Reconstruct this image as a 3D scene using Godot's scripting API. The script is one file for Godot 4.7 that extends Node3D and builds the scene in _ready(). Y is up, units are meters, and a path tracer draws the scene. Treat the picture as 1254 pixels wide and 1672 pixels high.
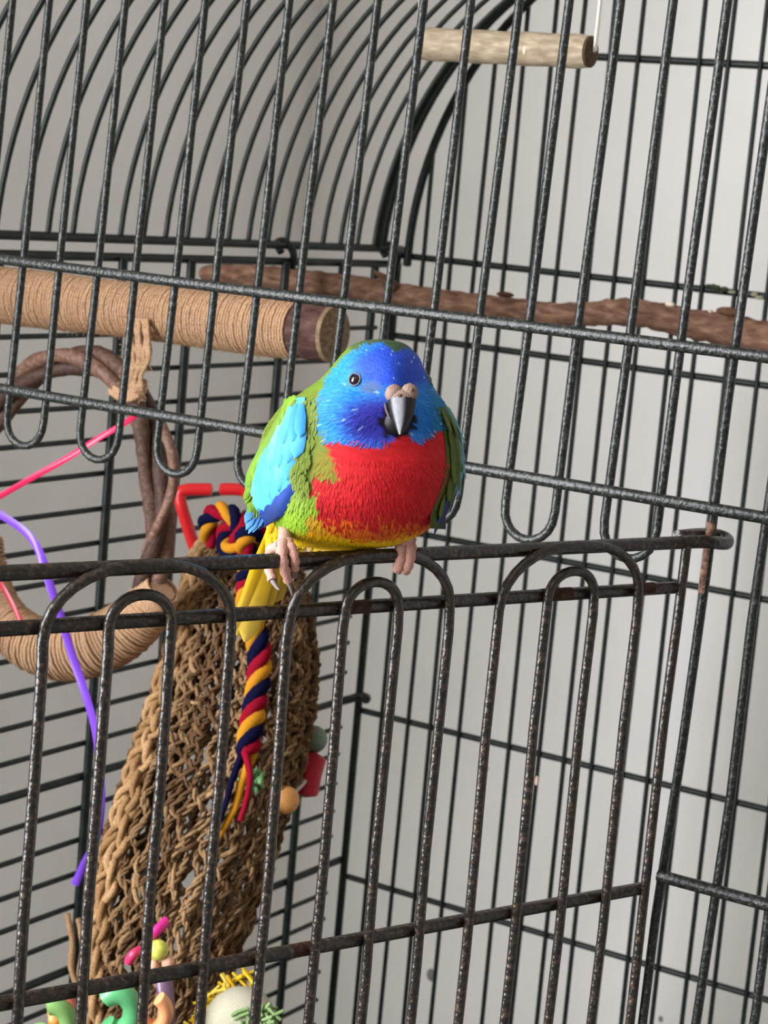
extends Node3D

const H := 1.25                       # height of the lens above the floor
const FOCAL := 3483.47                # pixels, for the 1254 x 1672 frame
const RX := Vector3(0.84226171, 0.08849517, -0.53175541)   # camera right, up and back in the cage's axes
const RY := Vector3(-0.1568816, 0.98397569, -0.08473496)
const RZ := Vector3(0.51573576, 0.15479165, 0.84264831)
const EYE := Vector3(0, H, 0)
const LEFT := -0.5651                 # the planes of the cage's wire walls
const BACK := -0.912
const RIGHT := -0.152
const BASE := H - 0.46
const HINGE := Vector3(-0.2115, H, -0.5065)
const LEAN := 0.0576                  # the front leans back by this angle

var rng := RandomNumberGenerator.new()
var mats := {}


# ---------------------------------------------------------------- where things are
func ray(px: float, py: float) -> Vector3:
	return RX * ((px - 627.0) / FOCAL) - RY * ((py - 836.0) / FOCAL) - RZ

func on_plane(px: float, py: float, n: Vector3, p: Vector3) -> Vector3:
	var r := ray(px, py)
	return EYE + r * ((p - EYE).dot(n) / r.dot(n))

func at_z(px: float, py: float, z: float) -> Vector3:
	return on_plane(px, py, Vector3(0, 0, 1), Vector3(0, 0, z))

func at_x(px: float, py: float, x: float) -> Vector3:
	return on_plane(px, py, Vector3(1, 0, 0), Vector3(x, 0, 0))

func front(x: float, y: float, out := 0.0) -> Vector3:      # a point of the leaning front panel; y is height over the lens
	return Vector3(x, H + y, (-0.5106 - y * sin(LEAN)) / cos(LEAN) + out)

func on_door(s: float, y: float, out := 0.0) -> Vector3:     # s metres from the hinge along the open door
	var a := deg_to_rad(69.2)
	return HINGE + Vector3(-cos(a) * s, y, sin(a) * s) + Vector3(sin(a), 0, cos(a)) * out


# ---------------------------------------------------------------- geometry
class Geo:
	var v := PackedVector3Array()
	var n := PackedVector3Array()
	var c := PackedColorArray()
	var i := PackedInt32Array()

	func vert(p: Vector3, nn: Vector3, col: Color) -> int:
		v.append(p)
		n.append(nn)
		c.append(col)
		return v.size() - 1

	func tri(a: int, b: int, d: int) -> void:
		var nn := n[a] + n[b] + n[d]
		if (v[b] - v[a]).cross(v[d] - v[a]).dot(nn) > 0.0:
			i.append_array([a, d, b])
		else:
			i.append_array([a, b, d])

	func quad(a: int, b: int, d: int, e: int) -> void:
		tri(a, b, d)
		tri(a, d, e)

	func tube(pts: PackedVector3Array, rad, sides := 8, col = Color.WHITE, closed := false, flat := 1.0, wob := 0.0) -> void:
		var m := pts.size()
		var t0 := (pts[1] - pts[0]).normalized()
		var up := Vector3.UP if absf(t0.y) < 0.9 else Vector3.RIGHT
		var side := t0.cross(up).normalized()
		var first := v.size()
		for k in m:
			var a := pts[k - 1] if k > 0 else (pts[m - 2] if closed else pts[0])
			var b := pts[k + 1] if k < m - 1 else (pts[1] if closed else pts[m - 1])
			var t := (b - a).normalized()
			side = (side - t * side.dot(t)).normalized()
			var oth := t.cross(side)
			var r: float = rad if rad is float else rad[k]
			var cc: Color = col if col is Color else col[k]
			for s in sides:
				var an := TAU * s / sides
				var d := side * cos(an) + oth * sin(an)
				var w := 1.0 + (wob * sin(k * 7.13 + s * 2.4 + k * k * 0.37) if wob > 0.0 else 0.0)
				vert(pts[k] + (side * cos(an) + oth * sin(an) * flat) * r * w, d, cc)
		for k in m - 1:
			for s in sides:
				var s2 := (s + 1) % sides
				quad(first + k * sides + s, first + k * sides + s2, first + (k + 1) * sides + s2, first + (k + 1) * sides + s)
		if not closed:
			for e in 2:
				var k := 0 if e == 0 else m - 1
				var t := (pts[1] - pts[0]).normalized() * -1.0 if e == 0 else (pts[m - 1] - pts[m - 2]).normalized()
				var cc: Color = col if col is Color else col[k]
				var r: float = rad if rad is float else rad[k]
				var mid := vert(pts[k] + t * r * 0.35, t, cc)
				var ring := []
				for s in sides:
					ring.append(vert(v[first + k * sides + s], t, cc))
				for s in sides:
					tri(mid, ring[s], ring[(s + 1) % sides])

	func ball(p: Vector3, r: Vector3, col: Color, seg := 16, bas := Basis.IDENTITY, lump := 0.0) -> void:
		var first := v.size()
		for a in seg / 2 + 1:
			var th := PI * a / (seg / 2)
			for b in seg + 1:
				var ph := TAU * b / seg
				var d := Vector3(sin(th) * cos(ph), cos(th), sin(th) * sin(ph))
				var w := 1.0 + lump * sin(d.x * 9.0 + 1.0) * sin(d.y * 8.0) * cos(d.z * 7.0)
				vert(p + bas * (d * r * w), (bas * (d / r)).normalized(), col)
		for a in seg / 2:
			for b in seg:
				var q := first + a * (seg + 1) + b
				quad(q, q + 1, q + seg + 2, q + seg + 1)

	func box(lo: Vector3, hi: Vector3, col := Color.WHITE) -> void:
		var ctr := (lo + hi) * 0.5
		var h := (hi - lo) * 0.5
		for ax in 3:
			for s in [-1.0, 1.0]:
				var nn := Vector3.ZERO
				nn[ax] = s
				var u := Vector3.ZERO
				u[(ax + 1) % 3] = 1.0
				var w := Vector3.ZERO
				w[(ax + 2) % 3] = 1.0
				var q := []
				for k in [[-1, -1], [1, -1], [1, 1], [-1, 1]]:
					q.append(vert(ctr + (nn + u * k[0] + w * k[1]) * h, nn, col))
				quad(q[0], q[1], q[2], q[3])

	func mesh() -> ArrayMesh:
		var arr := []
		arr.resize(Mesh.ARRAY_MAX)
		arr[Mesh.ARRAY_VERTEX] = v
		arr[Mesh.ARRAY_NORMAL] = n
		arr[Mesh.ARRAY_COLOR] = c
		arr[Mesh.ARRAY_INDEX] = i
		var m := ArrayMesh.new()
		m.add_surface_from_arrays(Mesh.PRIMITIVE_TRIANGLES, arr)
		return m


func spline(pts: Array, per := 8, closed := false) -> PackedVector3Array:
	var out := PackedVector3Array()
	var m := pts.size()
	for k in (m if closed else m - 1):
		var a: Vector3 = pts[(k - 1 + m) % m] if closed or k > 0 else pts[0]
		var b: Vector3 = pts[k]
		var d: Vector3 = pts[(k + 1) % m]
		var e: Vector3 = pts[(k + 2) % m] if closed or k < m - 2 else pts[m - 1]
		for s in per:
			out.append(b.cubic_interpolate(d, a, e, float(s) / per))
	out.append(out[0] if closed else pts[m - 1])
	return out

func line(a: Vector3, b: Vector3, seg := 2) -> PackedVector3Array:
	var out := PackedVector3Array()
	for k in seg + 1:
		out.append(a.lerp(b, float(k) / seg))
	return out

func lin(r: float, g: float, b: float) -> Color:
	return Color(r / 255.0, g / 255.0, b / 255.0).srgb_to_linear()


# ---------------------------------------------------------------- nodes
func part(called: String, g: Geo, m: Material, parent: Node) -> MeshInstance3D:
	var o := MeshInstance3D.new()
	o.name = called
	o.mesh = g.mesh()
	o.material_override = m
	parent.add_child(o, true)
	return o

var taken := {}
func numbered(called: String) -> String:
	var k: int = taken.get(called, 0)
	taken[called] = k + 1
	return called if k == 0 else "%s_%03d" % [called, k]

func tag(o: Node, label: String, category: String, group := "") -> void:
	o.set_meta("label", label)
	o.set_meta("category", category)
	if group:
		o.set_meta("group", group)

func thing(called: String, label: String, category: String, group := "") -> Node3D:
	var o := Node3D.new()
	o.name = numbered(called)
	add_child(o)
	tag(o, label, category, group)
	return o

func struct(called: String, g: Geo, m: Material) -> MeshInstance3D:
	var o := part(called, g, m, self)
	o.set_meta("kind", "structure")
	return o


# ---------------------------------------------------------------- materials
func noise_tex(freq: float, stops: Array, size := 512, kind := FastNoiseLite.TYPE_SIMPLEX_SMOOTH, oct := 3, sd := 1, norm := true) -> NoiseTexture2D:
	var f := FastNoiseLite.new()
	f.noise_type = kind
	f.frequency = freq
	f.fractal_octaves = oct
	f.seed = sd
	var t := NoiseTexture2D.new()
	t.width = size
	t.height = size
	t.seamless = true
	t.normalize = norm
	t.noise = f
	if stops.size():
		var gr := Gradient.new()
		var offs := PackedFloat32Array()
		var cols := PackedColorArray()
		for s in stops:
			offs.append(s[0])
			cols.append(Color8(s[1], s[2], s[3]))
		gr.offsets = offs
		gr.colors = cols
		t.color_ramp = gr
	return t

func mat(rough := 0.8, spec := 0.5) -> StandardMaterial3D:
	var m := StandardMaterial3D.new()
	m.vertex_color_use_as_albedo = true
	m.roughness = rough
	m.metallic_specular = spec
	return m

func grain(m: StandardMaterial3D, tex: Texture2D, scale: float, bump: Texture2D = null, depth := 0.02) -> StandardMaterial3D:
	m.albedo_texture = tex
	m.uv1_triplanar = true
	m.uv1_scale = Vector3.ONE * scale
	if bump:
		m.heightmap_enabled = true
		m.heightmap_texture = bump
		m.heightmap_scale = depth
	return m

func make_materials() -> void:
	var bumps := noise_tex(0.045, [], 512, FastNoiseLite.TYPE_SIMPLEX_SMOOTH, 2, 5)
	var fine := noise_tex(0.09, [], 512, FastNoiseLite.TYPE_SIMPLEX_SMOOTH, 3, 9)
	mats.front = grain(mat(0.37, 0.4), noise_tex(0.05, [[0.0, 14, 15, 14], [0.5, 26, 28, 26], [0.74, 42, 44, 41], [0.88, 92, 92, 86], [1.0, 160, 158, 148]], 512, FastNoiseLite.TYPE_SIMPLEX, 3, 3), 22.0, bumps, 0.020)
	mats.door = grain(mat(0.31, 0.5), noise_tex(0.045, [[0.0, 10, 9, 8], [0.45, 23, 18, 15], [0.70, 44, 34, 27], [0.86, 84, 64, 50], [1.0, 118, 98, 82]], 512, FastNoiseLite.TYPE_SIMPLEX, 3, 4), 22.0, bumps, 0.018)
	mats.back = grain(mat(0.42, 0.4), noise_tex(0.03, [[0.0, 10, 17, 16], [0.6, 18, 28, 25], [1.0, 36, 46, 41]], 256, FastNoiseLite.TYPE_SIMPLEX, 2, 6), 16.0)
	mats.rust = grain(mat(0.75, 0.3), noise_tex(0.05, [[0.0, 52, 36, 29], [0.5, 104, 76, 63], [1.0, 146, 118, 100]], 256, FastNoiseLite.TYPE_SIMPLEX, 3, 8), 30.0, fine, 0.03)
	mats.steel = mat(0.25, 0.5)
	mats.steel.metallic = 0.7
	mats.wood = grain(mat(0.75, 0.3), noise_tex(0.02, [[0.0, 122, 106, 86], [0.4, 144, 128, 106], [0.7, 160, 145, 122], [1.0, 188, 173, 150]], 512, FastNoiseLite.TYPE_SIMPLEX, 4, 11), 30.0, fine, 0.012)
	mats.wood.uv1_scale = Vector3(9, 34, 34)
	mats.bark = grain(mat(0.85, 0.25), noise_tex(0.02, [[0.0, 84, 64, 54], [0.35, 124, 98, 84], [0.65, 150, 122, 104], [1.0, 190, 164, 140]], 512, FastNoiseLite.TYPE_SIMPLEX, 4, 12), 18.0, fine, 0.04)
	mats.bark.uv1_scale = Vector3(7, 24, 24)
	mats.vine = grain(mat(0.55, 0.4), noise_tex(0.025, [[0.0, 110, 90, 80], [0.5, 150, 126, 114], [1.0, 200, 176, 160]], 512, FastNoiseLite.TYPE_SIMPLEX, 3, 13), 24.0, fine, 0.03)
	mats.jute = grain(mat(0.95, 0.1), noise_tex(0.11, [[0.0, 118, 88, 64], [0.35, 182, 144, 112], [0.7, 206, 168, 134], [1.0, 232, 202, 170]], 512, FastNoiseLite.TYPE_SIMPLEX, 3, 14), 40.0, fine, 0.07)
	mats.grass = grain(mat(0.85, 0.15), noise_tex(0.06, [[0.0, 175, 160, 145], [0.5, 225, 215, 200], [1.0, 255, 250, 240]], 512, FastNoiseLite.TYPE_SIMPLEX, 3, 15), 30.0, fine, 0.03)
	mats.cotton = grain(mat(0.95, 0.05), noise_tex(0.12, [[0.0, 190, 190, 190], [1.0, 255, 255, 255]], 256, FastNoiseLite.TYPE_SIMPLEX, 2, 16), 60.0, fine, 0.02)
	mats.plastic = mat(0.35, 0.5)
	mats.ribbon = mat(0.3, 0.5)
	mats.paint = grain(mat(0.5, 0.4), noise_tex(0.03, [[0.0, 205, 205, 205], [0.6, 245, 245, 245], [1.0, 255, 255, 255]], 256, FastNoiseLite.TYPE_SIMPLEX, 3, 17), 40.0)
	mats.feather = mat(0.62, 0.3)
	mats.skin = grain(mat(0.6, 0.4), noise_tex(0.1, [[0.0, 215, 200, 196], [1.0, 255, 250, 250]], 256, FastNoiseLite.TYPE_CELLULAR, 2, 18), 120.0, noise_tex(0.08, [], 256, FastNoiseLite.TYPE_CELLULAR, 2, 19), 0.02)
	mats.horn = grain(mat(0.5, 0.35), noise_tex(0.05, [[0.0, 215, 215, 215], [1.0, 255, 255, 255]], 256, FastNoiseLite.TYPE_SIMPLEX, 3, 20), 60.0)
	mats.eye = mat(0.06, 0.6)
	var plaster := noise_tex(0.008, [[0.0, 222, 220, 217], [0.5, 228, 226, 223], [1.0, 233, 231, 228]], 512, FastNoiseLite.TYPE_SIMPLEX, 4, 21)
	mats.wall = grain(mat(0.9, 0.2), plaster, 1.2)
	mats.wall_far = grain(mat(0.9, 0.2), noise_tex(0.008, [[0.0, 160, 154, 146], [1.0, 172, 166, 158]], 256, FastNoiseLite.TYPE_SIMPLEX, 3, 23), 1.2)
	mats.stain = mat(0.95, 0.1)
	mats.floor = grain(mat(0.6, 0.4), noise_tex(0.01, [[0.0, 128, 128, 122], [1.0, 158, 158, 150]], 512, FastNoiseLite.TYPE_SIMPLEX, 4, 22), 1.5)


# ---------------------------------------------------------------- the room
func build_room() -> void:
	var x0 := -0.853
	var x1 := 2.9
	var z0 := -1.25
	var z1 := 3.0
	var top := 2.5
	var t := 0.12
	var g := Geo.new()
	g.box(Vector3(x0 - t, 0, z0 - t), Vector3(x1 + t, top, z0))
	var wb := struct("wall_back", g, mats.wall)
	for s in [[612, 1424, 2.6], [704, 1592, 3.4], [795, 1255, 1.3], [1079, 1664, 1.6]]:      # scuffs on the paint
		var p := at_z(s[0], s[1], z0)
		var gs := Geo.new()
		gs.ball(p, Vector3(s[2] * 0.0011, s[2] * 0.0014, 0.0006), lin(128, 128, 130), 10)
		part("scuff", gs, mats.stain, wb)
	g = Geo.new()
	g.box(Vector3(x1, 0, z0 - t), Vector3(x1 + t, top, z1 + t))
	struct("wall_right", g, mats.wall_far)
	g = Geo.new()
	g.box(Vector3(x0 - t, 0, z1), Vector3(x1 + t, top, z1 + t))
	struct("wall_front", g, mats.wall_far)
	var wz0 := 0.0
	var wz1 := 1.8
	var wy0 := 0.80
	var wy1 := 2.2
	g = Geo.new()                                     # the wall with the window
	g.box(Vector3(x0 - t, 0, z0 - t), Vector3(x0, top, wz0))
	g.box(Vector3(x0 - t, 0, wz1), Vector3(x0, top, z1 + t))
	g.box(Vector3(x0 - t, 0, wz0), Vector3(x0, wy0, wz1))
	g.box(Vector3(x0 - t, wy1, wz0), Vector3(x0, top, wz1))
	struct("wall_left", g, mats.wall)
	g = Geo.new()
	for k in [wz0, (wz0 + wz1) / 2 - 0.02, wz1 - 0.04]:
		g.box(Vector3(x0 - 0.09, wy0, k), Vector3(x0 - 0.04, wy1, k + 0.04))
	for k in [wy0, wy1 - 0.04]:
		g.box(Vector3(x0 - 0.09, k, wz0), Vector3(x0 - 0.04, k + 0.04, wz1))
	var win := struct("window_1", g, mats.paint)
	var pane := StandardMaterial3D.new()
	pane.transparency = BaseMaterial3D.TRANSPARENCY_ALPHA
	pane.albedo_color = Color(0.95, 0.98, 1.0, 0.06)
	pane.roughness = 0.05
	for k in 2:
		g = Geo.new()
		var za: float = wz0 + 0.04 if k == 0 else (wz0 + wz1) / 2 + 0.02
		var zb: float = (wz0 + wz1) / 2 - 0.02 if k == 0 else wz1 - 0.04
		g.box(Vector3(x0 - 0.068, wy0 + 0.04, za), Vector3(x0 - 0.062, wy1 - 0.04, zb))
		part("pane", g, pane, win)
	g = Geo.new()
	g.box(Vector3(x0 - t, -t, z0 - t), Vector3(x1 + t, 0, z1 + t))
	struct("floor", g, mats.floor)
	g = Geo.new()
	g.box(Vector3(x0 - t, top, z0 - t), Vector3(x1 + t, top + t, z1 + t))
	struct("ceiling", g, mats.wall_far)


# ---------------------------------------------------------------- the cage
func wire(called: String, pts: PackedVector3Array, r: float, m: Material, parent: Node, sides := 8, col = Color.WHITE) -> MeshInstance3D:
	var g := Geo.new()
	g.tube(pts, r, sides, col)
	return part(called, g, m, parent)

func arch(z: float, cx: float, r: float, cy: float, y0: float, from := 0.0) -> PackedVector3Array:
	var pts := PackedVector3Array()                   # from the left wall up and over to the right wall
	pts.append(Vector3(cx - r, H + y0, z))
	for k in 29:
		var a := PI / 2 * k / 28.0
		if cy + r * sin(a) > y0 + 0.001:
			pts.append(Vector3(cx - r * cos(a), H + cy + r * sin(a), z))
	var cx2 := RIGHT - r + 0.0
	for k in 15:
		var a := PI / 2 * (14 - k) / 14.0
		if cy + r * sin(a) > y0 + 0.001:
			pts.append(Vector3(maxf(cx2, cx) + r * cos(a), H + cy + r * sin(a), z))
	pts.append(Vector3(maxf(cx2, cx) + r, H + y0, z))
	return pts

func arch_height(x: float, cx: float, r: float, cy: float) -> float:
	var cx2 := maxf(RIGHT - r, cx)
	var d := 0.0
	if x < cx:
		d = cx - x
	elif x > cx2:
		d = x - cx2
	return cy + sqrt(maxf(r * r - d * d, 0.0))

func build_cage() -> void:
	var cage := thing("birdcage", "large dark wire birdcage with arched roof and its front door swung open", "birdcage")
	var deep := 1.0
	var bz0 := BACK
	var fz := front(0, -0.4).z
	# ---- back wall
	var acx := -0.383
	var ar := 0.174
	var acy := -0.0386
	for k in 27:
		var x := -0.5485 + 0.01511 * k
		var bow := 0.0012 * sin(k * 2.3)
		var ytop := arch_height(x, acx, ar, acy)
		var lo := Vector3(x + bow * 0.3, BASE, BACK)
		var hi := Vector3(x, H + ytop, BACK)
		wire("back_wire", spline([lo, lo.lerp(hi, 0.6) + Vector3(bow, 0, 0), hi], 4), 0.00118, mats.back, cage, 7)
	for y in [0.064, -0.0381, -0.0782, -0.1755, -0.2725, -0.362]:
		var xl := LEFT if y < -0.03 else acx - sqrt(ar * ar - pow(y - acy, 2.0))
		var xr := RIGHT if y < -0.03 else RIGHT - ar + sqrt(ar * ar - pow(y - acy, 2.0))
		wire("back_bar", line(Vector3(xl, H + y, BACK - 0.002), Vector3(xr, H + y, BACK - 0.002), 6), 0.0018 if y > 0 else 0.00165, mats.back, cage, 8)
	wire("back_arch", arch(BACK + 0.001, acx, ar, acy, -0.0427), 0.0022, mats.back, cage, 8)
	# ---- corner posts
	for p in [[LEFT + 0.002, BACK + 0.0], [LEFT - 0.001, BACK + 0.016], [RIGHT, BACK], [RIGHT, fz], [LEFT, fz]]:
		wire("corner_post", line(Vector3(p[0], BASE, p[1]), Vector3(p[0], H - 0.042, p[1]), 6), 0.0021, mats.back if p[1] < -0.8 else mats.front, cage, 8)
	# ---- left and right walls
	for sx in [LEFT, RIGHT]:
		for k in 29:
			var y := -0.0605 - 0.01462 * (k - 0) if k > 0 else -0.0600
			if y < -0.455:
				continue
			if k in [14, 20]:
				continue
			wire("side_wire", line(Vector3(sx, H + y, fz), Vector3(sx, H + y + 0.0008 * sin(k * 1.7), BACK + 0.012), 4), 0.0012, mats.back, cage, 6)
		for y in [-0.2655, -0.3530, -0.0427]:
			wire("side_bar", line(Vector3(sx, H + y, -0.512), Vector3(sx, H + y, BACK), 5), 0.0019, mats.back, cage, 8)
		wire("roof_rail", line(Vector3(sx, H - 0.0352, -0.515), Vector3(sx, H - 0.0352, BACK - 0.006), 5), 0.0019, mats.back, cage, 8)
		for z in [-0.565, -0.62, -0.695, -0.7415, -0.813, -0.8608]:
			wire("side_upright", line(Vector3(sx - 0.0028 * signf(sx - LEFT - 0.1), BASE, z), Vector3(sx - 0.0028 * signf(sx - LEFT - 0.1), H - 0.043, z), 3), 0.0021, mats.back, cage, 7)
	# ---- roof
	for k in 25:
		var z := -0.5298 - 0.01505 * k
		if z < BACK + 0.02:
			break
		wire("roof_wire", arch(z, LEFT + 0.168, 0.168, -0.0436, -0.0352), 0.0012, mats.back, cage, 6)
	wire("roof_arch", arch(BACK + 0.012, LEFT + 0.171, 0.172, -0.0436, -0.0352), 0.0024, mats.back, cage, 8)
	wire("roof_arch", arch(BACK + 0.018, LEFT + 0.171, 0.170, -0.0436, -0.0352), 0.0015, mats.back, cage, 8)
	for z in [[-0.8173, 0.0018], [BACK + 0.004, 0.0022]]:       # hooks that hold the roof down
		var g := Geo.new()
		var a := Vector3(LEFT, H - 0.0385, z[0])
		g.tube(spline([a + Vector3(0.002, -0.007, -0.002), a + Vector3(0.0035, 0.0, 0.0), a + Vector3(0.0, 0.0048, 0.002), a + Vector3(-0.002, 0.004, 0.006), a + Vector3(0.0015, 0.0, 0.007)], 6), z[1], 8)
		part("roof_hook", g, mats.back, cage)
	var gc := Geo.new()                                  # the clip at the corner
	var cp := Vector3(LEFT, H - 0.2655, BACK + 0.010)
	gc.tube(spline([cp + Vector3(0.0, 0, 0.006), cp + Vector3(0.003, 0.001, 0.0), cp + Vector3(0.005, 0.002, -0.006), cp + Vector3(0.009, 0.002, -0.006), cp + Vector3(0.011, 0.002, -0.002)], 6), 0.0023, 8)
	part("corner_clip", gc, mats.back, cage)
	# ---- front panel
	var fw := []
	for k in 24:
		fw.append(-0.2115 - 0.01503 * k)                   # wire 0 is the one the door hangs on
	var top_of := func(x): return arch_height(x, LEFT + 0.170, 0.170, -0.0436) - 0.0006
	for pr in 9:
		var xr: float = fw[1 + pr * 2]
		var xl: float = fw[2 + pr * 2]
		var pts := PackedVector3Array()
		pts.append(front(xl, top_of.call(xl)))
		pts.append(front(xl, minf(0.03, top_of.call(xl) - 0.004)))
		pts.append(front(xl + 0.0002, -0.03))
		pts.append(front(xl - 0.0001, -0.0845))
		var r := (xr - xl) / 2.0
		for k in 11:
			var a := PI * k / 10.0
			pts.append(front((xl + xr) / 2 - r * cos(a) * (1.0 + 0.04 * sin(a)), -0.0852 - r * 1.08 * sin(a)))
		pts.append(front(xr + 0.0001, -0.0845))
		pts.append(front(xr - 0.0002, -0.03))
		pts.append(front(xr, minf(0.03, top_of.call(xr) - 0.004)))
		pts.append(front(xr, top_of.call(xr)))
		wire("front_wire", pts, 0.00125, mats.front, cage, 10)
	for x in [fw[0], fw[0] + 0.0148, fw[0] + 0.0296, fw[0] + 0.0445, fw[19], fw[20], fw[21], fw[22], fw[23]]:
		if x > RIGHT - 0.001:
			continue
		var lo := -0.215 if x == fw[0] else -0.455
		var pts := PackedVector3Array()
		for k in 13:
			var y := lerpf(-0.455, top_of.call(x), k / 12.0)
			pts.append(front(x + 0.0006 * sin(k * 1.9 + x * 90.0) * (1.0 if k < 9 else 0.3), y))
		wire("front_wire", pts, 0.00125, mats.front, cage, 10)
	for x in fw.slice(1, 19):                              # below the doorway
		wire("front_wire", line(front(x, -0.455), front(x, -0.28), 2), 0.00125, mats.front, cage, 8)
	for y in [-0.0363, -0.0764]:
		wire("front_bar", line(front(LEFT, y, 0.0015), front(RIGHT, y, 0.0015), 24), 0.00165, mats.front, cage, 10)
	wire("front_bar", line(front(-0.2120, -0.1732, 0.0022), front(RIGHT, -0.1732, 0.0022), 6), 0.00165, mats.front, cage, 10)
	wire("front_bar", line(front(LEFT, -0.1732, 0.0022), front(fw[19], -0.1732, 0.0022), 6), 0.00165, mats.front, cage, 10)
	for y in [-0.281, -0.362]:
		wire("front_bar", line(front(LEFT, y, 0.0015), front(RIGHT, y, 0.0015), 6), 0.00165, mats.front, cage, 8)
	var fa := arch(0.0, LEFT + 0.170, 0.170, -0.0436, -0.0352)
	for k in fa.size():
		fa[k] = front(fa[k].x, fa[k].y - H)
	wire("front_arch", fa, 0.0022, mats.front, cage, 8)
	var gr := Geo.new()                                   # rust on the hinge wire
	gr.tube(line(front(fw[0] + 0.0001, -0.0800), front(fw[0] + 0.0002, -0.0985), 4), 0.00135, 10)
	var rs := part("rust_patch", gr, mats.rust, cage)
	rs.set_meta("label", "rusty length of the hinge wire")
	# ---- base with legs
	var g := Geo.new()
	g.box(Vector3(LEFT - 0.012, BASE - 0.055, BACK - 0.012), Vector3(RIGHT + 0.012, BASE, fz + 0.014))
	part("tray", g, mats.back, cage)
	for x in [LEFT + 0.01, RIGHT - 0.01]:
		for z in [BACK + 0.01, fz - 0.01]:
			g = Geo.new()
			g.tube(line(Vector3(x, 0.002, z), Vector3(x, BASE - 0.054, z), 3), 0.011, 12)
			part("leg", g, mats.back, cage)
	# ---- the door, swung out on the hinge wire
	var bars := Geo.new()
	var ring := PackedVector3Array()
	for k in 13:
		var a := -0.5 * PI + PI * k / 12.0
		ring.append(on_door(-0.0020 - 0.0036 * cos(a), -0.0851 + 0.0004 * sin(a), 0.0030 * sin(-a)))
	var top := PackedVector3Array()
	for k in 15:
		top.append(on_door(lerpf(0.275, 0.012, k / 14.0), -0.0850, 0.0))
	var bent := top.duplicate()
	for p in [[0.004, 0.0005, 0.0026], [-0.003, -0.0002, 0.0026], [-0.0055, 0.0002, 0.0012], [-0.0062, 0.0006, -0.0006], [-0.0045, 0.001, -0.0026], [0.002, 0.0013, -0.0027], [0.010, 0.0012, -0.0018]]:
		bent.append(on_door(p[0], -0.0850 + p[1], p[2]))
	var smooth := spline(Array(bent), 3)
	bars.tube(smooth, 0.00172, 12, Color.WHITE)
	bars.tube(line(on_door(0.275, -0.0966, -0.0006), on_door(0.0105, -0.0968, -0.0006), 16), 0.00165, 12)
	bars.tube(line(on_door(0.275, -0.1772, -0.0006), on_door(0.0100, -0.1772, -0.0006), 16), 0.00165, 12)
	bars.tube(line(on_door(0.275, -0.262, -0.0006), on_door(-0.004, -0.262, -0.0006), 8), 0.00165, 10)
	var door := part("door", bars, mats.door, cage)
	door.set_meta("label", "open door frame of dark bars")
	for q in 5:
		var s0 := 0.0102 + 0.01517 * (1 + q * 4)
		var dx := 0.01517
		if q < 4:
			for big in [true, false]:
				var sa := s0 if big else s0 + dx
				var sb := s0 + dx * 3 if big else s0 + dx * 2
				var peak := -0.0838 if big else -0.0904
				var spring := -0.0990 if big else -0.0975
				var pts := PackedVector3Array()
				pts.append(on_door(sa, -0.268, 0.0022))
				for k in 6:
					pts.append(on_door(sa + 0.0003 * sin(k * 2.1 + q), lerpf(-0.24, spring - 0.004, k / 5.0), 0.0022))
				for k in 17:
					var a := PI * k / 16.0
					var hw := (sb - sa) / 2.0
					pts.append(on_door((sa + sb) / 2 - hw * signf(cos(a)) * pow(absf(cos(a)), 0.86 if big else 0.95), spring + (peak - spring) * pow(sin(a), 0.92), 0.0022 if not big else 0.0022 + 0.001 * sin(a)))
				for k in 6:
					pts.append(on_door(sb + 0.0003 * sin(k * 1.7 + q * 2), lerpf(spring - 0.004, -0.24, k / 5.0), 0.0022))
				pts.append(on_door(sb, -0.268, 0.0022))
				wire("door_wire", pts, 0.00125, mats.door, door, 10)
		else:
			wire("door_wire", line(on_door(0.2735, -0.086, 0.001), on_door(0.2735, -0.268, 0.001), 3), 0.00125, mats.door, door, 10)
	var ep := PackedVector3Array()
	for k in 9:
		ep.append(on_door(0.0090 + 0.0012 * smoothstep(0.0, 0.3, k / 8.0), lerpf(-0.0852, -0.268, k / 8.0), 0.0010))
	wire("door_wire", ep, 0.00128, mats.door, door, 10)
	for rp in [[0.0555, 0.046, -0.0967, 0.00168], [0.116, 0.108, -0.0967, 0.00167], [0.1215, 0.1165, -0.1772, 0.00168], [0.024, 0.018, -0.0967, 0.00168]]:
		g = Geo.new()
		g.tube(line(on_door(rp[0], rp[2], -0.0006), on_door(rp[1], rp[2], -0.0006), 3), rp[3], 12, lin(150, 140, 134))
		part("rust_patch", g, mats.rust, door)
	g = Geo.new()
	var pf := on_door(0.0546, -0.1422, 0.0036)
	g.ball(pf, Vector3(0.0006, 0.0014, 0.0005), lin(226, 190, 170), 8)
	part("chip", g, mats.paint, door)


# ---------------------------------------------------------------- perches
func wound(path: PackedVector3Array, rad: Callable, turns: int, cord: float, per := 14, jag := 0.0) -> Geo:    # cord wound round a path
	var g := Geo.new()
	var pts := PackedVector3Array()
	var m := path.size() - 1
	var side := Vector3.UP
	var total := turns * per
	for k in total + 1:
		var u := float(k) / total
		var f := u * m
		var a := mini(int(f), m - 1)
		var p := path[a].lerp(path[a + 1], f - a)
		var t := (path[mini(a + 1, m)] - path[maxi(a - 1, 0)]).normalized()
		side = (side - t * side.dot(t)).normalized()
		var oth := t.cross(side)
		var an := TAU * k / per
		var r: float = rad.call(u)
		r *= 1.0 + jag * sin(k * 0.731) * cos(k * 0.217)
		pts.append(p + (side * cos(an) + oth * sin(an)) * r)
	g.tube(pts, cord, 5, Color.WHITE, false, 1.0, 0.12)
	return g

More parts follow.
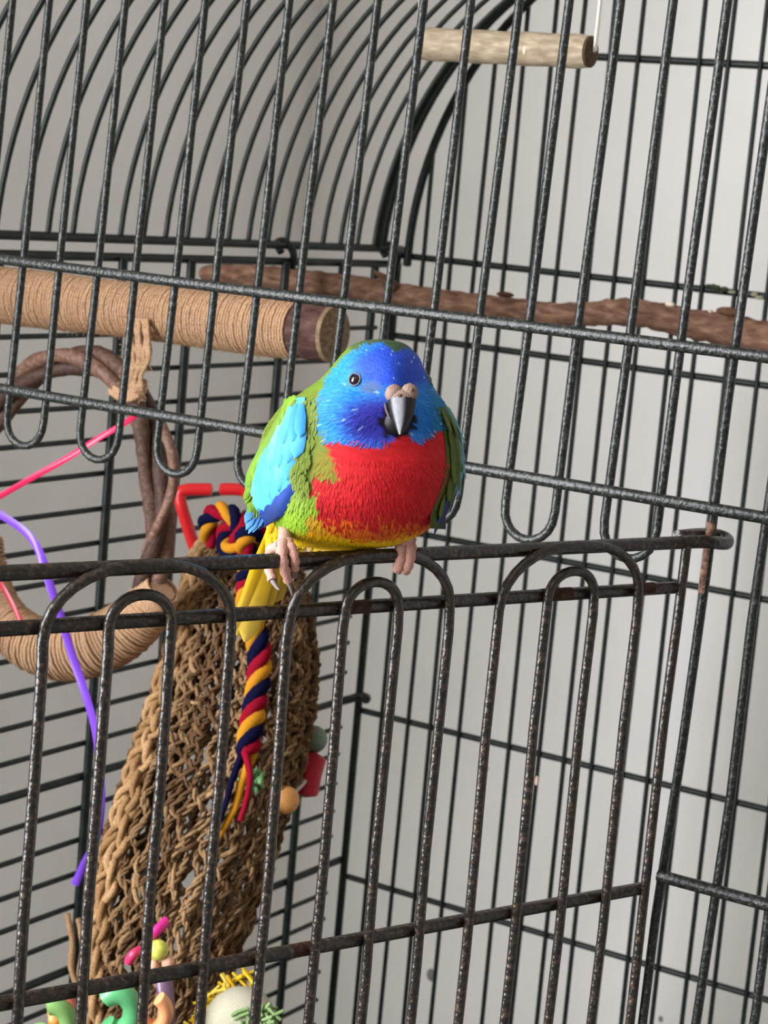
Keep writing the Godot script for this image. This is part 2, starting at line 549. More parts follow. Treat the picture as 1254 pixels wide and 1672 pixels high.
func build_perches() -> void:
	# the jute perch
	var z := -0.600
	var a := at_z(541, 545, z)
	var left := Vector3(-0.560, at_z(0, 480, z).y - 0.0006, z)
	var perch := thing("rope_perch", "thick dowel perch wound with jute rope, bare at its sawn end", "perch")
	var x := (a - left).normalized()
	var g := Geo.new()
	var dowel := PackedVector3Array()
	var rs := []
	for k in 31:
		dowel.append(left.lerp(a, k / 30.0))
		rs.append((0.0095 if k > 25 else 0.0086) + 0.00015 * sin(k * 1.3))
	g.tube(dowel, rs, 28, lin(150, 136, 146), false, 1.0, 0.02)
	part("dowel", g, mats.bark, perch)
	g = Geo.new()
	var ct := Vector3.UP.cross(x).normalized()
	g.tube(PackedVector3Array([a, a + x * 0.0010, a + x * 0.0014]), [0.0097, 0.0097, 0.0093], 28, lin(205, 190, 180))
	part("sawn_end", g, mats.wood, perch)
	var wrap := line(left, left.lerp(a, (at_z(490, 537, z).x - left.x) / (a.x - left.x)), 30)
	part("jute_winding", wound(wrap, func(u): return 0.0098 + 0.0003 * sin(u * 9.0) - 0.0003 * u, 128, 0.00066, 16, 0.02), mats.jute, perch)
	g = Geo.new()                                        # frayed fibres
	for k in 700:
		var p := left.lerp(a, rng.randf_range(0.0, 0.86))
		var an := rng.randf() * TAU
		var d := Vector3(0, cos(an), sin(an))
		var s := p + d * 0.0100
		var e := s + d * rng.randf_range(0.0003, 0.0014) + Vector3(rng.randf_range(-1, 1), rng.randf_range(-1, 1), rng.randf_range(-1, 1)) * 0.0012
		g.tube(PackedVector3Array([s, s.lerp(e, 0.5) + d * 0.0004, e]), 0.00008, 3)
	var fz := part("fibres", g, mats.jute, perch)
	fz.set_meta("kind", "stuff")
	# the branch
	var branch := thing("branch_perch", "gnarled brown natural branch laid across the back of the cage", "branch")
	var raw := [[332, 446, 10], [352, 447, 15], [420, 452, 19], [490, 460, 20], [560, 467, 19], [620, 478, 22], [690, 490, 22], [760, 497, 20], [830, 505, 19], [900, 513, 19], [960, 513, 19], [1010, 509, 22], [1060, 514, 22], [1120, 527, 24], [1180, 538, 26], [1254, 552, 27], [1380, 574, 27], [1560, 604, 25], [1800, 640, 24]]
	var pp := []
	var rr := []
	for r in raw:
		var p := at_z(r[0], r[1], -0.838 + 0.004 * sin(r[0] * 0.02))
		pp.append(p)
		rr.append(r[2] * (p - EYE).dot(-RZ) / FOCAL)
	var path := spline(pp, 6)
	var rad := []
	for k in path.size():
		var f := k / 6.0
		var i0 := mini(int(f), rr.size() - 1)
		var i1 := mini(i0 + 1, rr.size() - 1)
		rad.append(lerpf(rr[i0], rr[i1], f - i0) * (1.0 + 0.05 * sin(k * 1.9)))
	g = Geo.new()
	g.tube(path, rad, 18, lin(214, 200, 192), false, 1.0, 0.06)
	part("limb", g, mats.bark, branch)
	g = Geo.new()
	var tw := at_z(640, 468, -0.83)
	g.tube(PackedVector3Array([tw, at_z(628, 455, -0.826), at_z(612, 443, -0.824)]), [0.0035, 0.0022, 0.0008], 8, lin(190, 176, 160))
	part("twig_stub", g, mats.bark, branch)
	for kn in [[825, 481, 0.0045, 0.0013, 120], [1190, 509, 0.006, 0.002, 170]]:
		g = Geo.new()
		g.ball(at_z(kn[0], kn[1], -0.834), Vector3(kn[2], kn[3], 0.003), lin(kn[4], kn[4] - 18, kn[4] - 30), 10)
		part("knot", g, mats.bark, branch)
	for c in [[1094, 497, 2.4, 1.2, "flat pale seed husk on the branch, the larger of the husks"], [1160, 508, 1.2, 0.9, "small round pale seed husk on the branch nearest the right edge"]]:
		g = Geo.new()
		g.ball(at_z(c[0], c[1], -0.826), Vector3(c[2], c[3], 1.2) * 0.001, lin(225, 205, 182), 8)
		tag(part(numbered("seed_husk"), g, mats.paint, self), c[4], "husk")
	g = Geo.new()
	rng.seed = 5
	for c in [[1165, 468], [1172, 470], [1183, 472], [1195, 477], [1232, 481], [1240, 486], [1178, 477], [1158, 467]]:
		g.ball(at_z(c[0], c[1], BACK + 0.001), Vector3(rng.randf_range(1.2, 2.4), rng.randf_range(0.8, 1.4), 1.2) * 0.001, lin(66, 70, 50) if c[0] < 1190 else lin(150, 146, 118), 8)
	tag(part("dried_greens", g, mats.stain, self), "bits of dried greens stuck on the back wall bar at right", "crumbs")
	get_node("dried_greens").set_meta("kind", "stuff")
	# the swing perch at the top
	z = -0.65
	var sw := thing("swing_perch", "bare wooden dowel swing perch hung on thin steel wire near the top", "perch")
	var l := at_z(690, 72, z)
	var r2 := at_z(962, 84.5, z)
	var ax := (r2 - l).normalized()
	g = Geo.new()
	var dp := PackedVector3Array()
	var dr := []
	for k in 21:
		dp.append(l.lerp(r2, k / 20.0))
		dr.append(0.00565 + 0.00012 * sin(k * 1.1) - (0.0004 if k in [0, 20] else 0.0))
	g.tube(dp, dr, 24, Color.WHITE)
	part("dowel", g, mats.wood, sw)
	g = Geo.new()
	ct = Vector3.UP.cross(ax).normalized()
	g.ball(r2 + ax * 0.0006, Vector3(0.0011, 0.0053, 0.0053), lin(140, 124, 112), 20, Basis(ax, ax.cross(ct) * -1.0, ct))
	part("dark_end", g, mats.wood, sw).set_meta("label", "dark sawn end")
	g = Geo.new()
	g.ball(at_z(857, 82, z + 0.0052), Vector3(0.0007, 0.0016, 0.0008), lin(235, 215, 180), 8)
	part("chip", g, mats.paint, sw)
	for e in [[r2 + ax * 0.0012, 1.0], [l - ax * 0.0012, -1.0]]:
		var p: Vector3 = e[0]
		var top := Vector3((l.x + r2.x) / 2, H + 0.118, z)
		g = Geo.new()
		g.tube(spline([p - ax * e[1] * 0.004 + Vector3(0, 0, 0), p + Vector3(0, 0.0004, 0), p + ax * e[1] * 0.0008 + Vector3(0, 0.003, 0), p + ax * e[1] * 0.001 + Vector3(0, 0.02, 0), p + ax * e[1] * 0.0005 + Vector3(0, 0.04, 0), top], 8), 0.0009, 8, lin(225, 220, 205))
		part("hanger_wire", g, mats.steel, sw)


# ---------------------------------------------------------------- toys
func px_path(list: Array, per := 8) -> PackedVector3Array:      # [x, y, z plane]
	var p := []
	for q in list:
		p.append(at_z(q[0], q[1], q[2]))
	return spline(p, per)

func twist(path: PackedVector3Array, r: float, turns: float, phase: float, flat := 1.0) -> PackedVector3Array:
	var out := PackedVector3Array()
	var m := path.size()
	var side := Vector3(0.3, 0.1, 1).normalized()
	for k in m:
		var t := (path[mini(k + 1, m - 1)] - path[maxi(k - 1, 0)]).normalized()
		side = (side - t * side.dot(t)).normalized()
		var oth := t.cross(side)
		var an := TAU * (turns * k / (m - 1.0) + phase)
		out.append(path[k] + side * cos(an) * r * flat + oth * sin(an) * r)
	return out

func build_swing() -> void:
	var sw := thing("vine_swing", "twisted vine hoop with a jute wrapped seat hanging from the rope perch", "swing")
	var tones := [lin(150, 132, 124), lin(190, 168, 156), lin(120, 100, 92)]
	var up := px_path([[-40, 720, -0.604], [0, 668, -0.603], [40, 622, -0.601], [85, 594, -0.6], [130, 586, -0.6], [178, 602, -0.6], [212, 634, -0.6], [236, 690, -0.6], [250, 760, -0.6], [262, 830, -0.6], [258, 890, -0.6], [244, 950, -0.6], [232, 1000, -0.6]], 6)
	for k in 3:
		var g := Geo.new()
		var pts := twist(up, 0.0031, 1.35, k / 3.0 + 0.15, 1.0)
		var rad := []
		for q in pts.size():
			rad.append(0.0029 + 0.0003 * sin(q * 0.5 + k))
		g.tube(pts, rad, 10, tones[k], false, 1.0, 0.07)
		part("vine", g, mats.vine, sw)
	var g := Geo.new()
	g.tube(px_path([[262, 690, -0.597], [282, 745, -0.596], [281, 800, -0.597], [262, 850, -0.595], [238, 900, -0.597]], 6), 0.0019, 10, tones[1], false, 1.0, 0.08)
	part("vine", g, mats.vine, sw)
	var seat := px_path([[266, 962, -0.6], [247, 985, -0.6], [215, 1020, -0.598], [165, 1050, -0.596], [105, 1063, -0.595], [45, 1046, -0.595], [5, 1005, -0.597], [-12, 950, -0.6], [-25, 880, -0.6]], 8)
	g = Geo.new()
	g.tube(seat, 0.0052, 10, Color.WHITE)
	part("seat_core", g, mats.jute, sw)
	part("jute_winding", wound(seat, func(u): return 0.0062 + 0.0045 * sin(PI * clampf(u * 1.15, 0.0, 1.0)) , 84, 0.00074, 16, 0.03), mats.jute, sw)
	g = Geo.new()                                        # the cord that ties the hoop to the perch
	for k in 9:
		var o := k * 4.4 - 17.0
		var wv := 3.0 * sin(k * 2.3)
		g.tube(px_path([[224 + o * 0.9, 520, -0.5888], [226 + o + wv, 556, -0.5885], [230 + o * 0.7 - wv, 584, -0.590], [222 + o * 0.6 + wv, 612, -0.592], [216 + o * 0.9, 634, -0.593], [212 + o * 1.1, 652, -0.597]], 5), 0.00075, 6, Color.WHITE, false, 1.0, 0.25)
	for k in 260:
		var u := rng.randf()
		var p := at_z(226.0 + rng.randf_range(-22, 22) - 10.0 * u, lerpf(535, 655, u), -0.589 - 0.005 * u)
		var dd := Vector3(rng.randf_range(-1, 1), rng.randf_range(-1, 1), rng.randf_range(-0.3, 1)).normalized() * rng.randf_range(0.001, 0.0026)
		g.tube(PackedVector3Array([p - dd, p + Vector3(0.0002, 0.0004, 0), p + dd]), 0.0001, 3)
	for k in 4:
		g.tube(px_path([[180, 626 + k * 5, -0.598], [200, 640 + k * 4, -0.594], [222, 634 + k * 5, -0.593], [238, 622 + k * 5, -0.597]], 5), 0.0009, 6, Color.WHITE, false, 1.0, 0.15)
	part("tie_cord", g, mats.jute, sw)

func ribbon(called: String, label: String, list: Array, w: float, col: Color) -> void:
	var path := px_path(list, 8)
	var g := Geo.new()
	var m := path.size()
	for k in m:                                          # a flat strip, slightly folded along its middle
		var t := (path[mini(k + 1, m - 1)] - path[maxi(k - 1, 0)]).normalized()
		var s := t.cross(Vector3(0.5, 0.15, 0.85).rotated(t, 0.35 * sin(k * 0.12))).normalized()
		var up := s.cross(t)
		for e in [[-1.0, 0.0, -1.0], [-0.5, 0.12, 0.0], [0.0, 0.32, 0.0], [0.5, 0.12, 0.0], [1.0, 0.0, 1.0], [0.0, -0.1, 0.0]]:
			var nn: Vector3 = up * (1.0 if e[1] >= 0.0 else -1.0) + s * e[0] * 0.5
			g.vert(path[k] + (s * e[0] + up * e[1]) * w, nn.normalized(), col)
	for k in m - 1:
		for e in 6:
			g.quad(k * 6 + e, k * 6 + (e + 1) % 6, k * 6 + 6 + (e + 1) % 6, k * 6 + 6 + e)
	tag(part(called, g, mats.ribbon, self), label, "ribbon")

func build_ribbons() -> void:
	ribbon("plastic_strip", "thin bright pink plastic strip running down left from the vine hoop", [[234, 668, -0.592], [205, 690, -0.585], [160, 716, -0.58], [110, 748, -0.578], [60, 776, -0.577], [0, 810, -0.577], [-40, 832, -0.577]], 0.0011, lin(226, 40, 92))
	ribbon("plastic_strip_001", "purple plastic ribbon dangling in front of the jute seat and woven tube", [[-30, 826, -0.575], [5, 843, -0.575], [45, 872, -0.575], [66, 905, -0.575], [80, 950, -0.575], [100, 1010, -0.575], [118, 1070, -0.575], [140, 1135, -0.576], [155, 1190, -0.578], [163, 1250, -0.58], [165, 1310, -0.58], [157, 1370, -0.58], [138, 1410, -0.58], [122, 1445, -0.58]], 0.0015, lin(122, 70, 205))
	ribbon("plastic_strip_002", "short dark red plastic strip beside the jute seat at left", [[-16, 930, -0.586], [4, 958, -0.584], [22, 990, -0.583], [34, 1014, -0.583]], 0.0010, lin(176, 40, 62))

func tube_at(u: float, th: float, k := 1.0) -> Vector3:          # a point of the woven tube: u runs down it, th round it
	var cols := [[398, 868, 62, 0.815], [395, 900, 86, 0.81], [396, 950, 100, 0.80], [394, 1000, 112, 0.79], [388, 1080, 130, 0.78], [376, 1150, 140, 0.77], [362, 1210, 146, 0.765], [336, 1300, 149, 0.757], [306, 1400, 146, 0.75], [280, 1500, 138, 0.744], [256, 1600, 122, 0.74], [246, 1690, 104, 0.738]]
	var f := u * (cols.size() - 1)
	var a := clampi(int(f), 0, cols.size() - 2)
	var t := f - a
	var q := []
	for j in 4:
		q.append(cubic_interpolate(cols[a][j], cols[a + 1][j], cols[maxi(a - 1, 0)][j], cols[mini(a + 2, cols.size() - 1)][j], t))
	var d: float = q[3]
	var p: Vector3 = EYE + ray(q[0] + q[2] * k * cos(th), q[1] - 10.0 * cos(th)) * d
	return p + RZ * (q[2] * k * sin(th) * 0.82 * d / FOCAL)

func build_tube() -> void:
	var t := thing("woven_tube", "leaning tube of braided seagrass cords hanging behind the open door", "bird toy")
	rng.seed = 11
	var tones := [lin(150, 125, 98), lin(128, 104, 80), lin(104, 82, 62), lin(172, 144, 114), lin(76, 60, 46)]
	var cords := 28
	for c in cords:
		var g := Geo.new()
		var th0 := TAU * c / cords
		for ply in 3:
			var pts := PackedVector3Array()
			var rad := []
			var seg := 240
			var fr := 17.0 + rng.randf_range(-1.0, 1.0)
			var ph := TAU * ply / 3.0 + rng.randf() * 0.5
			var u0 := rng.randf_range(0.0, 0.03)
			for k in seg + 1:
				var u := lerpf(u0, 1.0, k / float(seg))
				var wv := sin(fr * TAU * u * 0.5 + ph)
				var dep := cos(fr * TAU * u * 0.5 * 2.0 + ph * 2.0)
				var amp := 0.105 + 0.03 * sin(u * 31.0 + c)
				pts.append(tube_at(u, th0 + amp * wv + 0.05 * sin(u * 9.0 + c * 2.0), 0.965 + 0.035 * dep))
				rad.append(0.00072 + 0.00014 * sin(k * 0.45 + ply * 2.0 + c))
			var col: Color = tones[rng.randi() % 5]
			for yarn in 2:
				g.tube(twist(pts, 0.00056, 34.0, yarn * 0.5), rad, 4, col.lerp(tones[1], 0.25).lerp(tones[4], 0.12 * yarn), false, 1.0, 0.15)
		part("cord", g, mats.grass, t)
	var g := Geo.new()                                   # loops of weft between the cords
	for k in 240:
		var u := rng.randf_range(0.02, 0.99)
		var th := rng.randf() * TAU
		var w := rng.randf_range(0.06, 0.26)
		var pts := PackedVector3Array()
		var sl := rng.randf_range(-0.03, 0.03)
		var bump := rng.randf_range(0.0, 0.05)
		for q in 6:
			var e := q / 5.0
			pts.append(tube_at(clampf(u + sl * (e - 0.5) * 2.0, 0.0, 1.0), th + w * (e - 0.5), 0.90 + (0.09 + bump) * sin(e * PI)))
		g.tube(pts, rng.randf_range(0.0006, 0.0011), 5, tones[rng.randi() % 5], false, 1.0, 0.15)
	var wf := part("weft_loops", g, mats.grass, t)
	wf.set_meta("kind", "stuff")
	for k in 3:                                           # the heavy plait down the left edge
		g = Geo.new()
		var pts := PackedVector3Array()
		var rad := []
		for q in 181:
			var u := lerpf(0.03, 0.985, q / 180.0)
			var an := TAU * (q / 36.0 + k / 3.0)
			pts.append(tube_at(u, PI * 0.80 + 0.145 * sin(an), 1.03 + 0.035 * sin(an * 2.0)))
			rad.append(0.00135 + 0.0002 * sin(q * 0.6 + k))
		for yarn in 2:
			g.tube(twist(pts, 0.00105, 15.0, yarn * 0.5), rad, 6, [lin(186, 156, 122), lin(170, 140, 106), lin(156, 126, 94)][k], false, 1.0, 0.1)
		part("edge_plait", g, mats.grass, t)
	g = Geo.new()                                        # the gathered top
	for k in 46:
		var th := rng.randf() * TAU
		var a := tube_at(0.03, th, 0.95)
		var b := tube_at(0.0, th + 0.4, 0.7) + Vector3(0, 0.002, 0)
		var d := tube_at(0.0, th + 1.0, 0.35) + Vector3(-0.003, rng.randf_range(0.000, 0.006), 0.004)
		g.tube(spline([a, b, d], 4), rng.randf_range(0.0009, 0.0016), 5, tones[rng.randi() % 5], false, 1.0, 0.15)
	part("gathered_top", g, mats.grass, t)
	g = Geo.new()
	for s in [[[110, 1492], [118, 1540], [118, 1590], [150, 1650], [200, 1690]], [[128, 1500], [136, 1550], [132, 1600], [165, 1655], [215, 1690]]]:
		var l := []
		for q in s:
			l.append([q[0], q[1], -0.628])
		g.tube(px_path(l, 5), 0.0012, 6, lin(205, 172, 138), false, 1.0, 0.15)
	part("loose_end", g, mats.grass, t)

func build_rope() -> void:
	var rope := thing("cotton_rope", "thick twisted cotton rope of red, navy and yellow strands knotted at top", "rope")
	var cols := [lin(146, 28, 44), lin(22, 26, 54), lin(202, 138, 42)]
	var names := ["red strand", "navy strand", "yellow strand"]
	# a knot that lies on top of the tube, then the long tail
	var d := func(x, y, o): return EYE + ray(x, y) * (0.755 + o)
	var knot := spline([d.call(345, 885, 0.01), d.call(338, 855, 0.004), d.call(352, 836, 0.0), d.call(375, 838, -0.006), d.call(392, 858, -0.010), d.call(388, 885, -0.010), d.call(372, 896, -0.004), d.call(368, 872, -0.001), d.call(390, 852, -0.004), d.call(418, 858, -0.008), d.call(436, 880, -0.006), d.call(428, 902, 0.0), d.call(405, 900, -0.012), d.call(398, 880, -0.016), d.call(412, 866, -0.016), d.call(432, 872, -0.010)], 10)
	var tail := spline([d.call(402, 896, -0.006), d.call(406, 930, -0.004), d.call(404, 965, -0.003), d.call(408, 1000, -0.008), d.call(421, 1045, -0.010), d.call(423, 1095, -0.012), d.call(417, 1145, -0.018), d.call(410, 1190, -0.024), d.call(402, 1232, -0.029)], 10)
	var ends := [[[398, 1232], [408, 1262], [404, 1300], [392, 1340]], [[388, 1236], [378, 1275], [368, 1315], [352, 1355]], [[396, 1236], [394, 1280], [384, 1320], [356, 1368], [346, 1392]]]
	for k in 3:
		var g := Geo.new()
		var a := twist(knot, 0.0017, 6.0, k / 3.0)
		g.tube(a, 0.0019, 9, cols[k], false, 1.0, 0.05)
		var b := twist(tail, 0.0021, 5.0, k / 3.0)
		for q in range(1, ends[k].size()):
			b.append(d.call(ends[k][q][0], ends[k][q][1], -0.034 + 0.002 * k))
		var bs := spline(Array(b.slice(0, b.size())), 2)
		var rad := []
		for q in bs.size():
			var u := q / (bs.size() - 1.0)
			rad.append(0.0025 * (1.0 - smoothstep(0.9, 1.0, u) * 0.6))
		g.tube(bs, rad, 9, cols[k], false, 0.9, 0.05)
		var s := part("strand", g, mats.cotton, rope)
		s.set_meta("label", names[k])

func build_small_toys() -> void:
	# red open link on the side wall
	var link := thing("plastic_link", "bright red plastic C-link hooked on the side wires behind the bird", "chain link")
	for side in 2:
		var l := [[298, 832], [294, 808], [304, 800], [326, 799], [345, 799]] if side == 0 else [[360, 799], [384, 799], [400, 802], [411, 818], [424, 850], [436, 885]]
		var pts := []
		for q in l:
			pts.append(EYE + ray(q[0], q[1]) * 0.846)
		if side == 0:
			pts.push_front(EYE + ray(322, 905) * 0.852)
			pts.push_front(EYE + ray(336, 930) * 0.852)
		var g := Geo.new()
		g.tube(spline(pts, 7), 0.0025, 12, lin(222, 34, 40))
		part("link_half", g, mats.plastic, link)
	# beads hanging right of the tube
	var bd := func(x, y, o := 0.0): return EYE + ray(x, y) * (0.775 + o)
	var beads := thing("bead_string", "string of a green ball, red barrel and orange ball beads right of tube", "beads")
	var g := Geo.new()
	g.tube(spline([bd.call(470, 1120), bd.call(500, 1170), bd.call(511, 1205), bd.call(506, 1262), bd.call(468, 1306, -0.030), bd.call(446, 1330, -0.032)], 6), 0.0009, 6, lin(206, 196, 180))
	part("cord", g, mats.cotton, beads)
	g = Geo.new()
	g.ball(bd.call(512, 1207), Vector3.ONE * 0.0051, lin(104, 122, 100), 18, Basis.IDENTITY, 0.02)
	part("ball_bead", g, mats.paint, beads).set_meta("label", "dull green ball bead")
	g = Geo.new()
	var b0: Vector3 = bd.call(513, 1234, -0.003)
	var b1: Vector3 = bd.call(499, 1296, -0.003)
	g.tube(PackedVector3Array([b0.lerp(b1, 0.0), b0.lerp(b1, 0.06), b0.lerp(b1, 0.5), b0.lerp(b1, 0.94), b1]), [0.0041, 0.0046, 0.0043, 0.0046, 0.0041], 18, lin(176, 32, 48))
	part("barrel_bead", g, mats.paint, beads).set_meta("label", "red barrel bead")
	g = Geo.new()
	g.ball(bd.call(466, 1306, -0.030), Vector3.ONE * 0.0050, lin(216, 152, 88), 20, Basis.IDENTITY, 0.015)
	part("ball_bead", g, mats.paint, beads).set_meta("label", "orange ball bead")
	g = Geo.new()
	rng.seed = 3
	for k in 26:
		var p: Vector3 = bd.call(412 + rng.randf_range(-14, 14), 1276 + rng.randf_range(-12, 12), -0.046)
		var q := p + Vector3(rng.randf_range(-1, 1), rng.randf_range(-1, 1), rng.randf_range(-1, 1)) * 0.003
		g.tube(PackedVector3Array([p, p.lerp(q, 0.5) + Vector3(0.0005, 0.0006, 0.0005), q]), 0.0009, 6, lin(130, 178, 122))
	tag(part("paper_knot", g, mats.cotton, self), "pale green crumpled paper knot at the rope's lower end", "knot")
	# small bright bits at the foot of the tube
	var fd := func(x, y, o := 0.0): return EYE + ray(x, y) * (0.680 + o)
	g = Geo.new()
	g.ball(fd.call(258, 1551), Vector3.ONE * 0.0034, lin(206, 206, 92), 16)
	tag(part("wooden_bead", g, mats.paint, self), "small yellow-green bead low on the woven tube", "bead")
	g = Geo.new()
	g.tube(spline([fd.call(240, 1545, 0.003), fd.call(246, 1530, 0.0), fd.call(258, 1518, 0.0), fd.call(272, 1504, 0.003)], 5), 0.0019, 9, lin(222, 42, 138), false, 0.6)
	tag(part("pink_cord", g, mats.ribbon, self), "magenta cord just above the yellow-green bead", "cord")
	g = Geo.new()
	g.tube(spline([fd.call(210, 1570, 0.002), fd.call(218, 1558, 0.0), fd.call(228, 1552, 0.002)], 4), 0.0016, 8, lin(196, 52, 96))
	tag(part("pink_cord_001", g, mats.ribbon, self), "small dark pink cord end left of the yellow-green bead", "cord")
	for pb in [[274, 1572, 0.0022, 0.0026, "peach round bead right below the yellow-green bead"], [251, 1580, 0.0019, 0.0030, "peach oval bead left below the yellow-green bead"]]:
		g = Geo.new()
		g.ball(fd.call(pb[0], pb[1], 0.001), Vector3(pb[2], pb[3], 0.002), lin(216, 164, 136), 14)
		tag(part(numbered("peach_bead"), g, mats.paint, self), pb[4], "bead")
	var rings := [["plastic_ring", "green plastic C-ring at the bottom left of the cage", 192, 1652, 26, 0.0034, lin(84, 160, 104), 0.0], ["plastic_ring_001", "peach plastic ring beside the purple strips at the bottom", 250, 1652, 21, 0.0024, lin(226, 154, 106), 1.2], ["plastic_ring_002", "olive green plastic ring at the very bottom left corner", 86, 1672, 26, 0.0030, lin(120, 160, 90), 0.5]]
	for r in rings:
		g = Geo.new()
		var pts := []
		for k in 15:
			var a: float = -2.3 + 4.7 * k / 14.0 + r[7]
			pts.append(fd.call(r[2] + r[4] * cos(a), r[3] + r[4] * 1.15 * sin(a), -0.012 + 0.003 * sin(a)))
		g.tube(spline(pts, 3), r[5], 10, r[6])
		tag(part(r[0], g, mats.plastic, self), r[1], "ring")
	var strips := [["paper_strip", "mauve strip hanging at the bottom, the longest of the three", 267, 1600, 272, 1690, lin(122, 94, 122)], ["paper_strip_001", "short orange strip at the bottom left corner", 88, 1632, 92, 1700, lin(226, 146, 74)], ["paper_strip_002", "dull red strip at the bottom left between orange and green", 112, 1628, 118, 1700, lin(176, 86, 72)]]
	for s in strips:
		g = Geo.new()
		g.tube(spline([fd.call(s[2], s[3], -0.004), fd.call((s[2] + s[4]) / 2 + 3, (s[3] + s[5]) / 2, -0.007), fd.call(s[4], s[5], -0.004)], 5), 0.0028, 10, s[6], false, 0.25)
		tag(part(s[0], g, mats.ribbon, self), s[1], "strip")
	g = Geo.new()                                        # shredded yellow palm and a pale ball
	for k in 90:
		var x := rng.randf_range(318, 410)
		var y := 1620.0 + (410.0 - x) * 0.62 + rng.randf_range(-34, 26)
		var p: Vector3 = fd.call(x, y, rng.randf_range(0.0, 0.012))
		var dd := Vector3(rng.randf_range(-1, 1), rng.randf_range(-1, 1), rng.randf_range(-0.4, 0.4)).normalized() * rng.randf_range(0.003, 0.006)
		g.tube(PackedVector3Array([p - dd, p + Vector3(0, 0.0006, 0.0006), p + dd]), 0.00055, 5, [lin(226, 184, 48), lin(206, 164, 44), lin(236, 204, 90)][k % 3])
	tag(part("shredded_palm", g, mats.cotton, self), "tangle of yellow shredded palm under the door's lower bar", "shreds")
	get_node("shredded_palm").set_meta("kind", "stuff")
	g = Geo.new()
	g.ball(fd.call(392, 1662, -0.002), Vector3(0.0118, 0.0098, 0.010), lin(186, 182, 160), 26, Basis.from_euler(Vector3(0, 0, 0.45)), 0.03)
	tag(part("pale_ball", g, mats.cotton, self), "large pale grey-green ball at the bottom, partly out of frame", "ball")
	g = Geo.new()
	for k in 40:
		var p: Vector3 = fd.call(430 + rng.randf_range(-44, 26), 1664 + rng.randf_range(-20, 20), -0.0125 + rng.randf() * 0.004)
		var dd := Vector3(rng.randf_range(-1, 1), rng.randf_range(-1, 1), 0.2).normalized() * 0.003
		g.tube(PackedVector3Array([p - dd, p + Vector3(0, 0.0004, 0.0008), p + dd]), 0.0006, 5, [lin(132, 160, 104), lin(150, 176, 120)][k % 2])
	tag(part("green_shreds", g, mats.cotton, self), "green shreds clinging to the pale ball's right side", "shreds")
	get_node("green_shreds").set_meta("kind", "stuff")


# ---------------------------------------------------------------- the parrot
# The bird is modelled in its own frame: x to its viewer's right, y down, z towards the viewer, 1 unit = 0.139 mm, the breast's middle at (570, 735, 0).
const UNIT := 0.0001392
const RINGS := [[557.0, 603, 636, 36, 12], [560.0, 590, 650, 56, -6], [565.0, 578, 662, 76, -24], [574.0, 566, 673, 94, -42], [588.0, 553, 684, 108, -55], [604.0, 540, 691, 117, -66], [622.0, 522, 701, 121, -82], [640.0, 496, 711, 122, -102], [658.0, 468, 725, 121, -120], [677.0, 449, 737, 120, -132], [695.0, 436, 746, 118, -142], [713.0, 428, 751, 116, -150], [735.0, 421, 754, 120, -156], [757.0, 414, 755, 128, -158], [779.0, 411, 752, 134, -158], [800.0, 416, 745, 136, -152], [823.0, 428, 734, 134, -142], [842.0, 440, 722, 127, -128], [860.0, 452, 704, 114, -108], [874.0, 464, 684, 96, -86], [884.0, 476, 664, 76, -64], [892.0, 494, 640, 52, -42], [898.0, 525, 605, 26, -20]]
const BUMPS := [[652, 640, 40, 34, 16.0], [640, 602, 46, 26, 9.0], [572, 688, 44, 44, 9.0], [705, 680, 26, 40, 6.0], [600, 780, 60, 70, 5.0], [500, 840, 40, 40, 8.0], [690, 850, 30, 30, 6.0], [470, 745, 44, 80, 7.0]]

func ring_at(y: float) -> Array:
	var k := 0
	while k < RINGS.size() - 2 and RINGS[k + 1][0] < y:
		k += 1
	var a: Array = RINGS[maxi(k - 1, 0)]
	var b: Array = RINGS[k]
	var d: Array = RINGS[k + 1]
	var e: Array = RINGS[mini(k + 2, RINGS.size() - 1)]
	var t := clampf((y - b[0]) / (d[0] - b[0]), 0.0, 1.0)
	var out := [y]
	for j in range(1, 5):
		out.append(cubic_interpolate_in_time(b[j], d[j], a[j], e[j], t, d[0] - b[0], a[0] - b[0] - 0.001, e[0] - b[0] + 0.001))
	return out

func body(y: float, th: float, lift := 0.0) -> Vector3:              # th 0 faces the viewer, + to the right
	var r := ring_at(y)
	var hw: float = (r[2] - r[1]) * 0.5 + lift
	var hd: float = (r[3] - r[4]) * 0.5 + lift
	var s := sin(th)
	var c := cos(th)
	var q := 0.92
	var p := Vector3((r[1] + r[2]) * 0.5 + hw * signf(s) * pow(absf(s), q), y, (r[3] + r[4]) * 0.5 + hd * signf(c) * pow(absf(c), q))
	if c > 0.0:
		for b in BUMPS:
			var dx: float = (p.x - b[0]) / b[2]
			var dy: float = (y - b[1]) / b[3]
			var g: float = exp(-dx * dx - dy * dy) * b[4]
			p.z += g * minf(1.0, c * 2.0)
	return p

func body_normal(y: float, th: float) -> Vector3:
	var e := 1.5
	var a := body(minf(y + e, 898.0), th) - body(maxf(y - e, 557.0), th)
	var b := body(y, th + 0.02) - body(y, th - 0.02)
	var n := b.cross(a).normalized()
	var r := ring_at(y)
	var out := body(y, th) - Vector3((r[1] + r[2]) * 0.5, 735, (r[3] + r[4]) * 0.5)
	return n if n.dot(out) > 0.0 else -n

func angle_at(x: float, y: float) -> float:                     # the front angle whose point lies at that x
	var r := ring_at(y)
	var u := clampf((x - (r[1] + r[2]) * 0.5) / ((r[2] - r[1]) * 0.5), -0.999, 0.999)
	return asin(signf(u) * pow(absf(u), 1.0 / 0.92))

func local(p: Vector3) -> Vector3:                              # bird units to metres in the bird's node
	return Vector3((p.x - 570.0) * UNIT, (735.0 - p.y) * UNIT, p.z * UNIT)

